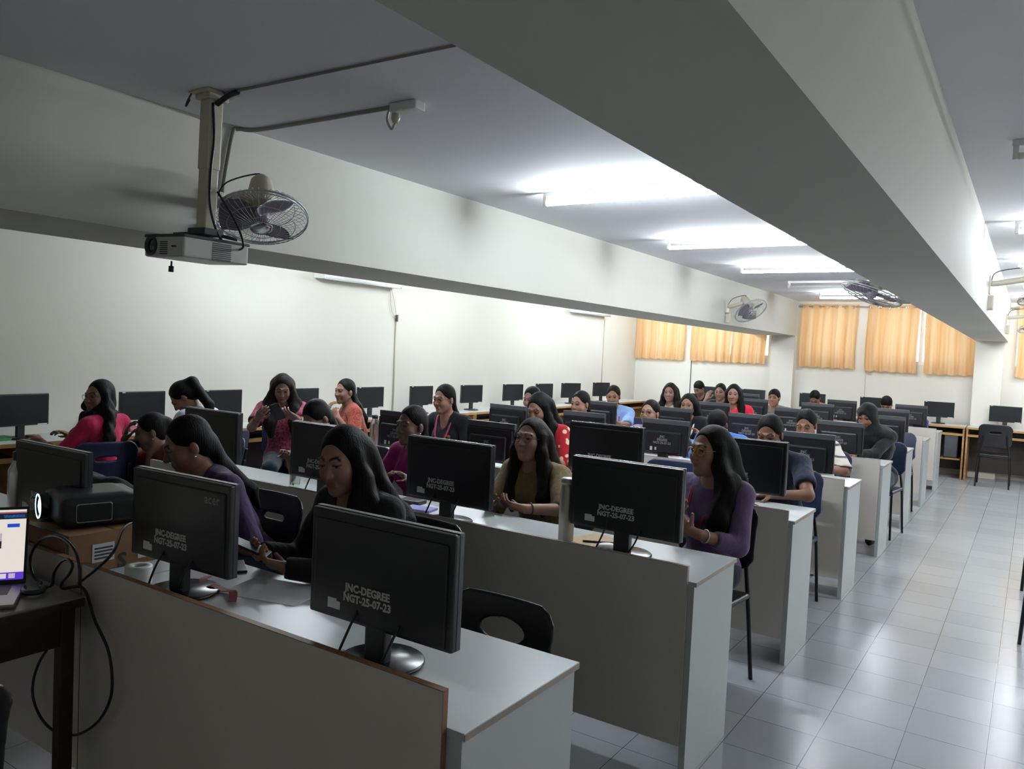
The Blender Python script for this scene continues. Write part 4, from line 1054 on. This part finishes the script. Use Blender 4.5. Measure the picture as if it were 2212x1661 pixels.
bottle('small_bottle', 'small yellow-capped bottle beside the magenta kurta on the second row desk', (-3.52, 3.1, ROWZ[1]), .03, .13, M['clear'], mat('yellow cap', '9aa02c', .4), .6)
t = thing('tape_roll', 'white tape roll standing beside the first monitor stand on the front desk', 'tape', (-2.5, 1.53, ROWZ[0]))
MB().lathe([(.022, 0), (.043, 0), (.044, .004), (.044, .058), (.043, .062), (.022, .062), (.022, 0)], 30, cap=False).make('roll', M['white'], t)
MB().lathe([(.0225, .001), (.0225, .061), (.019, .061), (.019, .001)], 24, cap=False).make('core', M['sticker'], t)
b = MB()
pp = [(-2.38, 1.72, .752), (-2.34, 1.67, .760), (-2.29, 1.64, .753), (-2.25, 1.645, .762), (-2.2, 1.655, .754), (-2.14, 1.64, .765), (-2.09, 1.6, .753)]
pp = catmull([Vector(p) for p in pp], 6)
for p, q in zip(pp, pp[1:]):
    d = (q-p).normalized(); s = d.cross(Vector((0, 0, 1))).normalized()*.013; b.poly([p-s, q-s, q+s, p+s])
bmesh.ops.remove_doubles(b.bm, verts=b.bm.verts, dist=1e-5); bmesh.ops.solidify(b.bm, geom=list(b.bm.faces), thickness=.0015)
tag(b.make('ribbon_lanyard', M['red']), 'dark red ribbon lanyard lying crumpled on the front desk', 'lanyard')
def slabthing(name, label, cat, c, sx, sy, h, rz, m, bev=.002):
    o = MB().box(-sx/2, sx/2, -sy/2, sy/2, 0, h, bev).make(name, m); o.location = c; o.rotation_euler = (0, 0, rz); return tag(o, label, cat)
slabthing('paper_sheet', 'white paper sheet under the hands of the woman in black', 'paper', (-2.1, 1.78, ROWZ[0]), .3, .21, .0012, .25, M['paper'], 0)
slabthing('paper_sheet', 'white paper sheet under the lilac notebook on the second row desk', 'paper', (-2.58, 3.1, ROWZ[1]), .3, .21, .0012, -.2, M['paper'], 0)
slabthing('notebook', 'lilac notebook on the second row desk', 'notebook', (-2.55, 3.07, ROWZ[1]+.0013), .15, .1, .012, .2, M['lilac'])
slabthing('wallet', 'black wallet lying on the second row desk behind the lilac notebook', 'wallet', (-2.69, 3.17, ROWZ[1]+.0013), .13, .085, .022, .1, M['black'], .006)
slabthing('notebook', 'kraft covered notebook with a pen, beside the tall steel flask', 'notebook', (-1.575, 3.1, ROWZ[1]), .19, .23, .01, -.25, M['kraft'])
tag(MB().cyl((-1.6, 3.04, ROWZ[1]+.0145), (-1.48, 3.1, ROWZ[1]+.0145), .0045).make('pen', M['navy']), 'blue pen lying on the kraft notebook', 'pen')
F = Field(); F.ell((0, 0, .008), (.03, .055, .024), None, .01); F.box((0, 0, -.02), (.1, .1, .018), .002, None, .004, True)
me = F.mesh('mouse', .005); me.materials.append(M['white']); o = link('computer_mouse', me); o.location = (-1.475, 3.015, ROWZ[1]+.001); o.rotation_euler = (0, 0, -.7); tag(o, 'white computer mouse beside the monitor stand on the second row desk', 'mouse')
slabthing('folder', 'green folder on the wall counter in front of a monitor', 'folder', (-6.2, 2.66, .78), .22, .3, .012, .15, M['green'])
slabthing('pouch', 'small pink pouch on the wall counter behind the woman in pink', 'pouch', (-6.18, 3.72, .78), .1, .16, .035, .1, M['pink'], .012)
t = thing('paper_cup', 'white paper cup on the seventh row desk above a monitor', 'cup', (-1.87, 10.42, ROWZ[6]))
MB().lathe([(0, 0), (.045, 0), (.06, .09), (.063, .092), (.058, .09), (.044, .004), (0, .004)], 24, cap=False).make('cup', M['white'], t)
slabthing('phone', 'phone lying on the front desk by the woman in black', 'phone', (-2.42, 1.86, ROWZ[0]), .075, .15, .009, 1.0, M['blackg'], .003)
t = thing('computer_tower', 'black computer tower under the back counter beside the wooden divider', 'computer', (-.97, 13.52, 0))
MB().box(-.09, .09, -.2, .2, .3, .68, .006).make('case', M['black'], t); MB().box(-.08, .08, -.203, -.199, .32, .66).make('front_bezel', M['gbez'], t)
MB().box(-.13, .13, -.22, .22, .28, .3).make('tray', M['wood'], t)
F = Field()
F.ell((0, 0, .09), (.13, .22, .1), None, .05).ell((.02, -.12, .07), (.11, .13, .07), None, .06).ell((0, .1, .13), (.09, .1, .07), None, .06)
me = F.mesh('bag', .012, (), lambda X, Y, Z: .008*np.sin(35*X+20*Z)*np.sin(28*Y-14*Z)); me.materials.append(cloth('black bag cloth', '101012')); o = link('bag', me); o.location = (-3.2, 1.78, ROWZ[0]); o.scale = (1, .8, 1.3); o.rotation_euler = (0, 0, 1.9); tag(o, 'soft black bag lying on the front desk behind the projector', 'bag')
F = Field(); F.ell((0, 0, .1), (.13, .09, .1), None, .05).box((0, 0, .06), (.12, .07, .05), .02, None, .04)
me = F.mesh('bag', .012); me.materials.append(cloth('blue bag cloth', '1a2456')); o = link('bag', me); o.location = (-1.3, 12.02, ROWZ[7]); tag(o, 'dark blue bag on the last row desk at the aisle', 'bag')

# ------------------------------------------------------------------ the students
CL = {
 'black': cloth('black cloth', '131315'), 'purple': cloth('deep purple cloth', '3d2b50', '362648', 40), 'magenta': cloth('magenta kurta cloth', '8a1458', '7a1050', 30),
 'olive': cloth('olive cloth', '6b5c38', '5f5132', 40), 'lilac': cloth('lilac cloth', '645273', '5c4b6a', 50), 'maroon': cloth('maroon cloth', '6b1020'),
 'pinkred': cloth('crimson pink cloth', 'b3204f', 'a01a45', 20), 'whitec': cloth('white cloth', 'c3cdd2'), 'floral': cloth('dark pink floral cloth', '6a1a33', '9c5068', 55., .8),
 'orange': cloth('orange red brocade', '822a22', '9a5a40', 70., .8), 'blazer': cloth('black blazer cloth', '17171b'), 'redflor': cloth('red floral cloth', '9a1420', '8a101b', 22., 1.0),
 'navyc': cloth('navy cloth', '22263a'), 'blue': cloth('bright blue cloth', '2f6ec0', '2862ac', 20), 'teal': cloth('dark teal cloth', '1d2a30'), 'ltblue': cloth('light blue cloth', '8fb0e0', '7d9fd4', 25.),
 'pinkl': cloth('dusty pink cloth', '9b6f86', 'a7b2c8', 30.), 'stripe': cloth('white striped cloth', 'c9c1b4'), 'grey': cloth('grey cloth', '66676f'), 'redtee': cloth('red tee cloth', 'c02038'),
 'dusty': cloth('dusty red cloth', '93453f'), 'whitegrey': cloth('off white cloth', 'a9a29c'), 'jeans': cloth('dark jeans', '1f2833', '1a222c', 60), 'darkpants': cloth('dark trousers', '1a1a1d'),
}
nt = CL['redflor'].node_tree; vo = nt.nodes.new('ShaderNodeTexVoronoi'); vo.inputs['Scale'].default_value = 15
cr = nt.nodes.new('ShaderNodeValToRGB'); cr.color_ramp.elements[0].position = .27; cr.color_ramp.elements[1].position = .33; cr.color_ramp.elements[0].color = (*lin('d9c0a0'), 1); cr.color_ramp.elements[1].color = (*lin('9a1420'), 1)
tcn = nt.nodes.new('ShaderNodeTexCoord'); nt.links.new(tcn.outputs['Object'], vo.inputs['Vector']); nt.links.new(vo.outputs['Distance'], cr.inputs[0]); nt.links.new(cr.outputs[0], nt.nodes['Principled BSDF'].inputs['Base Color'])
nt = CL['stripe'].node_tree; wv = nt.nodes.new('ShaderNodeTexWave'); wv.bands_direction = 'Z'; wv.inputs['Scale'].default_value = 4.2; wv.inputs['Distortion'].default_value = 2.0
cr = nt.nodes.new('ShaderNodeValToRGB'); cr.color_ramp.elements[0].position = .1; cr.color_ramp.elements[1].position = .16; cr.color_ramp.elements[0].color = (*lin('55525a'), 1); cr.color_ramp.elements[1].color = (*lin('cfc8bc'), 1)
tcn = nt.nodes.new('ShaderNodeTexCoord'); nt.links.new(tcn.outputs['Object'], wv.inputs['Vector']); nt.links.new(wv.outputs['Fac'], cr.inputs[0]); nt.links.new(cr.outputs[0], nt.nodes['Principled BSDF'].inputs['Base Color'])
def phone_at(label, p, d, n, m='blackg'):
    d = Vector(d).normalized(); n = Vector(n); n = (n-d*n.dot(d)).normalized(); b_ = d.cross(n)
    o = MB().box(-.037, .037, -.075, .075, -.0045, .0045, .003).make('phone', M[m] if m in M else CL[m])
    o.matrix_world = Matrix(((b_.x, d.x, n.x, p[0]), (b_.y, d.y, n.y, p[1]), (b_.z, d.z, n.z, p[2]), (0, 0, 0, 1)))
    return tag(o, label, 'phone')
CHAIRS = []
def sit(label, seat, top, dark=False, chair_l=None, yaw=0, at=None, **k):
    r, o = person(label, seat, top, yaw, **k)
    if chair_l:
        a = at or (seat[0], seat[1]+.0, yaw)
        put_chair(a[0], a[1], a[2], chair_l, dark)
    return o
FAST = False
# first row
sit('person in a black jacket with loose black hair, head bowed to the side', (-2.08, 2.3), (-2.15, 2.12, 1.285), True, 'dark chair of the person in the black jacket, front row', yaw=-.08, hyaw=.28, hpitch=.22, hroll=-.06, style='long', curly=True,
    shirt='black', sleeve='long', fine=True, tone='94654f', lips='8a4a44', locks=(0, 1), neck='v', hs=1.0, lid=.8, ear=1,
    arms={'L': dict(w=(-2.13, 1.86, .80), d=(-.9, -.35, .12), n=(-.2, .5, .8), hint=(.8, .3, -.6), curl=.7, see=1), 'R': dict(w=(-2.36, 1.94, .80), d=(.35, -.9, .2), n=(.6, .2, .8), curl=.7, see=1)})
phone_at('phone held in both hands by the person in the black jacket', (-2.29, 1.82, .855), (-.75, -.5, .35), (.3, .2, .9))
sit('person in purple with tied back hair and hoop earrings, bent low over the front desk', (-2.94, 2.35), (-3.06, 2.08, 1.245), True, None, yaw=-.25, tail=.05, hyaw=-.15, hpitch=.42, style='tied', shirt='purple', sleeve='half', fine=True, tone='8c5f49', lips='7c4240', ear=1, lid=.9, hs=.97,
    arms={'L': dict(w=(-2.74, 1.93, .79), d=(-.3, -.9, 0), hint=(.35, .5, -.8)), 'R': dict(w=(-3.05, 1.95, .79))}, bangle=M['red'])
# second row
sit('person in dark red hunched over in the dim aisle, hand near the face', (-4.86, 3.42), (-4.87, 3.04, 1.07), False, 'navy chair of the hunched person in dark red', yaw=-.35, hyaw=-.2, hpitch=.3, style='bun', shirt='maroon', sleeve='half', tone='6f4a38', ear=1,
    arms={'R': dict(w=(-5.02, 2.95, .88), d=(.2, .1, 1), n=(.4, .6, 0), see=1)})
sit('person bowed behind a monitor with only dark hair showing, beside the magenta kurta', (-3.88, 3.85), (-3.93, 3.62, 1.21), False, 'navy chair behind the bowed head of the second row', hpitch=.65, style='tied', shirt='teal', tone='7a5340')
sit('person in a magenta kurta with long dark hair, turned to the front', (-3.1, 3.8), (-3.14, 3.66, 1.235), False, 'navy chair of the magenta kurta', hyaw=-.1, hpitch=.05, style='tied', shirt='magenta', sleeve='half', tone='6b493a', lips='5a302c', ear=1, fine=True, lid=.4)
oo = sit('person in an olive top with glasses and very long straight hair, chin raised', (-2.24, 3.82), (-2.29, 3.68, 1.235), False, 'navy chair of the person in olive', hyaw=.05, hpitch=-.12, style='long', shirt='olive', sleeve='half', tone='8a614b', lips='7e4541', glasses=1, fine=True, hairm='hairbr', lid=.5, hs=.98,
    arms={'L': dict(w=(-2.1, 3.35, .80), d=(-.95, -.3, .12), n=(-.1, .5, .7), hint=(.9, .3, -.5), see=1, curl=.5), 'R': dict(w=(-2.34, 3.38, .80), d=(.5, -.8, .15), n=(.4, .3, .8), see=1)}, bangle=M['dark'])
phone_at('phone held by the person in olive above the second row desk', (-2.24, 3.27, .85), (-.3, -.6, .6), (.3, .5, .6))
sit('person in a lilac dress with round glasses and wavy hair, gazing up to the side', (-1.3, 3.82), (-1.275, 3.68, 1.285), True, 'dark chair of the lilac dress at the aisle', at=(-1.32, 3.72, -.1), size=.92, yaw=-.2, hyaw=-.22, hpitch=-.02, style='long', curly=True, shirt='lilac', sleeve='three', tone='8d6049', lips='844743', glasses=2, fine=True, lanyard=True, lanyard_mat='red', lid=.4, locks=(0, 1), hs=.98,
    arms={'R': dict(w=(-1.27, 3.42, .84), d=(-.2, -.6, .7), n=(.7, .4, .3), see=1), 'L': dict(w=(-1.22, 3.45, .80), d=(-.75, -.45, .3), n=(-.2, .5, .6), curl=.8, see=1)}, bangle=1)
# third row
sit('person in a black blazer with glasses, pink lanyard and gold brooch', (-4.02, 5.3), (-4.05, 5.12, 1.29), False, 'navy chair of the black blazer', hyaw=-.05, hpitch=.12, style='tied', shirt='blazer', sleeve='long', tone='96684f', lips='8a4a44', glasses=1, ear=1, lanyard=True, badge=True, neck='v', lid=.7, fine=True)
sit('person in a red floral kurta with long straight hair, looking down', (-3.08, 5.28), (-3.12, 5.1, 1.285), False, 'navy chair of the red floral kurta', hyaw=.0, hpitch=.4, style='long', shirt='redflor', sleeve='half', tone='8d6049', lid=.9, locks=(0, 1), fine=True)
sit('person in a navy shirt leaning on the aisle desk, face half hidden by a monitor', (-1.33, 5.3), (-1.38, 5.08, 1.265), False, 'navy chair of the person in the navy shirt', hpitch=.35, style='tied', shirt='navyc', sleeve='short', tone='84583f', fine=True, lid=.9, size=1.1,
    arms={'L': dict(w=(-1.26, 4.76, .81), d=(-.8, -.5, 0), hint=(1, .2, -.5), see=1)})
# fourth row
sit('person half hidden behind the red floral kurta, only forehead and hair showing', (-4.05, 6.75), (-4.09, 6.55, 1.25), False, 'navy chair of the half hidden person, fourth row', hpitch=.2, style='tied', shirt='teal', tone='8a5c46')
sit('person in dark clothes with a silver earring and wavy hair, fourth row', (-3.5, 6.75), (-3.55, 6.55, 1.245), False, 'navy chair of the person with the silver earring', hyaw=-.15, style='tied', shirt='black', sleeve='half', tone='a0715a', ear=1)
sit('person in dusty pink with glasses, peering over a monitor, fourth row', (-2.8, 6.75), (-2.84, 6.55, 1.215), False, 'navy chair of the person in dusty pink', hyaw=-.05, hpitch=-.05, style='tied', shirt='pinkl', sleeve='half', tone='a0735c', glasses=1, ear=1)
sit('person in a bright blue shirt with short hair, head bowed', (-2.17, 6.8), (-2.21, 6.52, 1.165), False, 'navy chair of the bright blue shirt', hpitch=.7, style='short', shirt='blue', sleeve='half', tone='7d523c', male=True)
sit('person in a striped white top with tied hair, arm on the aisle desk', (-1.42, 6.78), (-1.49, 6.52, 1.235), False, 'navy chair of the striped white top', hpitch=.35, style='tied', shirt='stripe', sleeve='half', tone='96654c', lid=.9, size=1.12, fine=True,
    arms={'L': dict(w=(-1.33, 6.2, .81), d=(-.8, -.5, 0), hint=(1, .25, -.4), see=1)})
# fifth row
oo = sit('person in a light blue shirt with a pink lanyard, holding a red phone', (-3.85, 8.2), (-3.92, 8.0, 1.255), False, 'navy chair of the light blue shirt', yaw=.2, hyaw=.1, hpitch=.2, style='tied', shirt='ltblue', sleeve='half', tone='8a5f47', lanyard=True,
    arms={'L': dict(w=(-3.66, 7.66, .86), d=(-.7, -.4, .3), n=(-.3, .4, .8), see=1), 'R': dict(w=(-3.88, 7.68, .86), d=(.4, -.7, .3), n=(.4, .4, .8), see=1)})
phone_at('red phone in the hands of the person in the light blue shirt', (-3.77, 7.6, .92), (-.2, -.5, .8), (0, -.8, .4), 'redtee')
sit('person in a black top with a white and pink lanyard, fifth row', (-3.0, 8.2), (-3.04, 8.0, 1.225), False, 'navy chair of the black top with the lanyard', hyaw=.1, style='long', locks=(0, 0), shirt='black', sleeve='half', tone='8d614a', lanyard=True, lanyard_mat='paper')
sit('person in a black headscarf and robe, looking down at the aisle end', (-1.2, 8.22), (-1.28, 7.98, 1.255), False, 'navy chair of the black headscarf', yaw=-.1, hyaw=-.1, hpitch=.35, style='hijab', shirt='black', sleeve='long', tone='8a5a42', lid=.9, size=1.08, arms={'L': dict(w=(-1.3, 7.62, .80), d=(-.8, -.5, 0)), 'R': dict(w=(-1.45, 7.6, .80))})
# sixth row
sit('person in a pale top with long hair and pink lanyard', (-3.82, 9.7), (-3.86, 9.5, 1.275), False, 'navy chair of the pale top, sixth row', hyaw=.15, style='long', shirt='whitegrey', sleeve='half', tone='8a6455', lanyard=True, hairm='hairbr')
sit('person in a red tee with loose dark hair, sixth row', (-3.0, 9.7), (-3.04, 9.5, 1.31), False, 'navy chair of the red tee', yaw=.1, hyaw=.1, style='long', locks=(0, 1), shirt='redtee', sleeve='short', tone='8f6350')
# seventh row
sit('person with a hand raised to the face, dark clothes, beside the red tee', (-3.7, 11.25), (-3.73, 11.05, 1.26), False, 'navy chair of the person hiding the face', hyaw=.1, hpitch=.15, style='tied', shirt='black', sleeve='short', tone='8d6450',
    arms={'R': dict(w=(-3.86, 10.86, 1.03), d=(.3, .1, 1), n=(.2, 1, 0), see=1)})
sit('person in a grey shirt with short hair, looking to the front', (-2.92, 11.25), (-2.97, 11.05, 1.225), False, 'navy chair of the grey shirt', hpitch=.05, style='short', shirt='grey', sleeve='half', tone='9a6a50', male=True)
# last row
sit('person bending down in dark clothes in front of the back counter', (-4.5, 12.85), (-4.6, 12.55, 1.225), False, 'navy chair of the bending person', hpitch=.6, hyaw=-.3, style='short', shirt='black', sleeve='half', tone='7d5845', male=True)
sit('person in dusty red with the head bowed out of sight, dark hair up', (-2.72, 12.85), (-2.77, 12.58, 1.195), False, 'navy chair of the dusty red top', hpitch=.8, style='tied', shirt='dusty', sleeve='half', tone='8a5f4a')
sit('person in a brick red top, head bowed, at the end of the last row', (-1.72, 12.85), (-1.77, 12.58, 1.175), False, 'navy chair of the brick red top', hpitch=.75, style='short', shirt='dusty', sleeve='half', tone='8f5f48', male=True)
# along the wall counter
sit('person in a crimson pink top with glasses and a long ponytail, by the wall counter', (-5.3, 2.95), (-5.4, 2.98, 1.262), False, 'navy chair of the crimson pink top, its back to the room', at=(-5.24, 2.86, -1.75), yaw=-1.2, hyaw=1.45, hpitch=.0, style='side', tail=.05, curly=True, shirt='pinkred', sleeve='three', tone='7d5543', glasses=1, fine=True, lid=.4,
    arms={'L': dict(w=(-5.62, 2.7, .83), hint=(.6, .3, -1))})
sit('person in a white top with a high ponytail, bent over the wall counter', (-5.3, 3.78), (-5.42, 3.64, 1.24), False, 'navy chair of the white top at the wall counter', yaw=-1.3, hyaw=.6, hpitch=.85, style='ponytail', shirt='whitec', sleeve='short', tone='8a634e', lid=.9)
oo = sit('person in a dark pink patterned top, turned round and holding a phone', (-5.44, 4.66), (-5.38, 4.565, 1.30), False, 'navy chair of the dark pink patterned top', yaw=.85, hyaw=.0, hpitch=.42, style='long', curly=True, shirt='floral', sleeve='short', tone='7f594a', legs='jeans', hairm='hairbr', lid=.9, fine=True,
    arms={'L': dict(w=(-5.02, 4.42, .95), d=(-.35, -.6, .35), n=(-.6, .2, .6), see=1), 'R': dict(w=(-5.26, 4.22, .95), d=(.6, -.2, .4), n=(.3, .5, .6), see=1)}, bangle=M['red'])
phone_at('dark phone held by the person in the dark pink patterned top', (-5.08, 4.27, 1.01), (0, -.5, .8), (-.6, .5, .5))
sit('person in an orange red brocade kurta, resting the chin on a hand', (-5.3, 5.45), (-5.4, 5.32, 1.256), False, 'navy chair of the orange red kurta', yaw=-.55, hyaw=.5, hpitch=.02, style='tied', shirt='orange', sleeve='half', tone='8f6550', ear=1, fine=True,
    arms={'R': dict(w=(-5.4, 5.09, .93), d=(.15, .35, 1), n=(.2, 1, -.2), see=1), 'L': dict(w=(-5.27, 5.12, .9), d=(-.7, .1, .7), n=(-.3, .9, 0), see=1)})
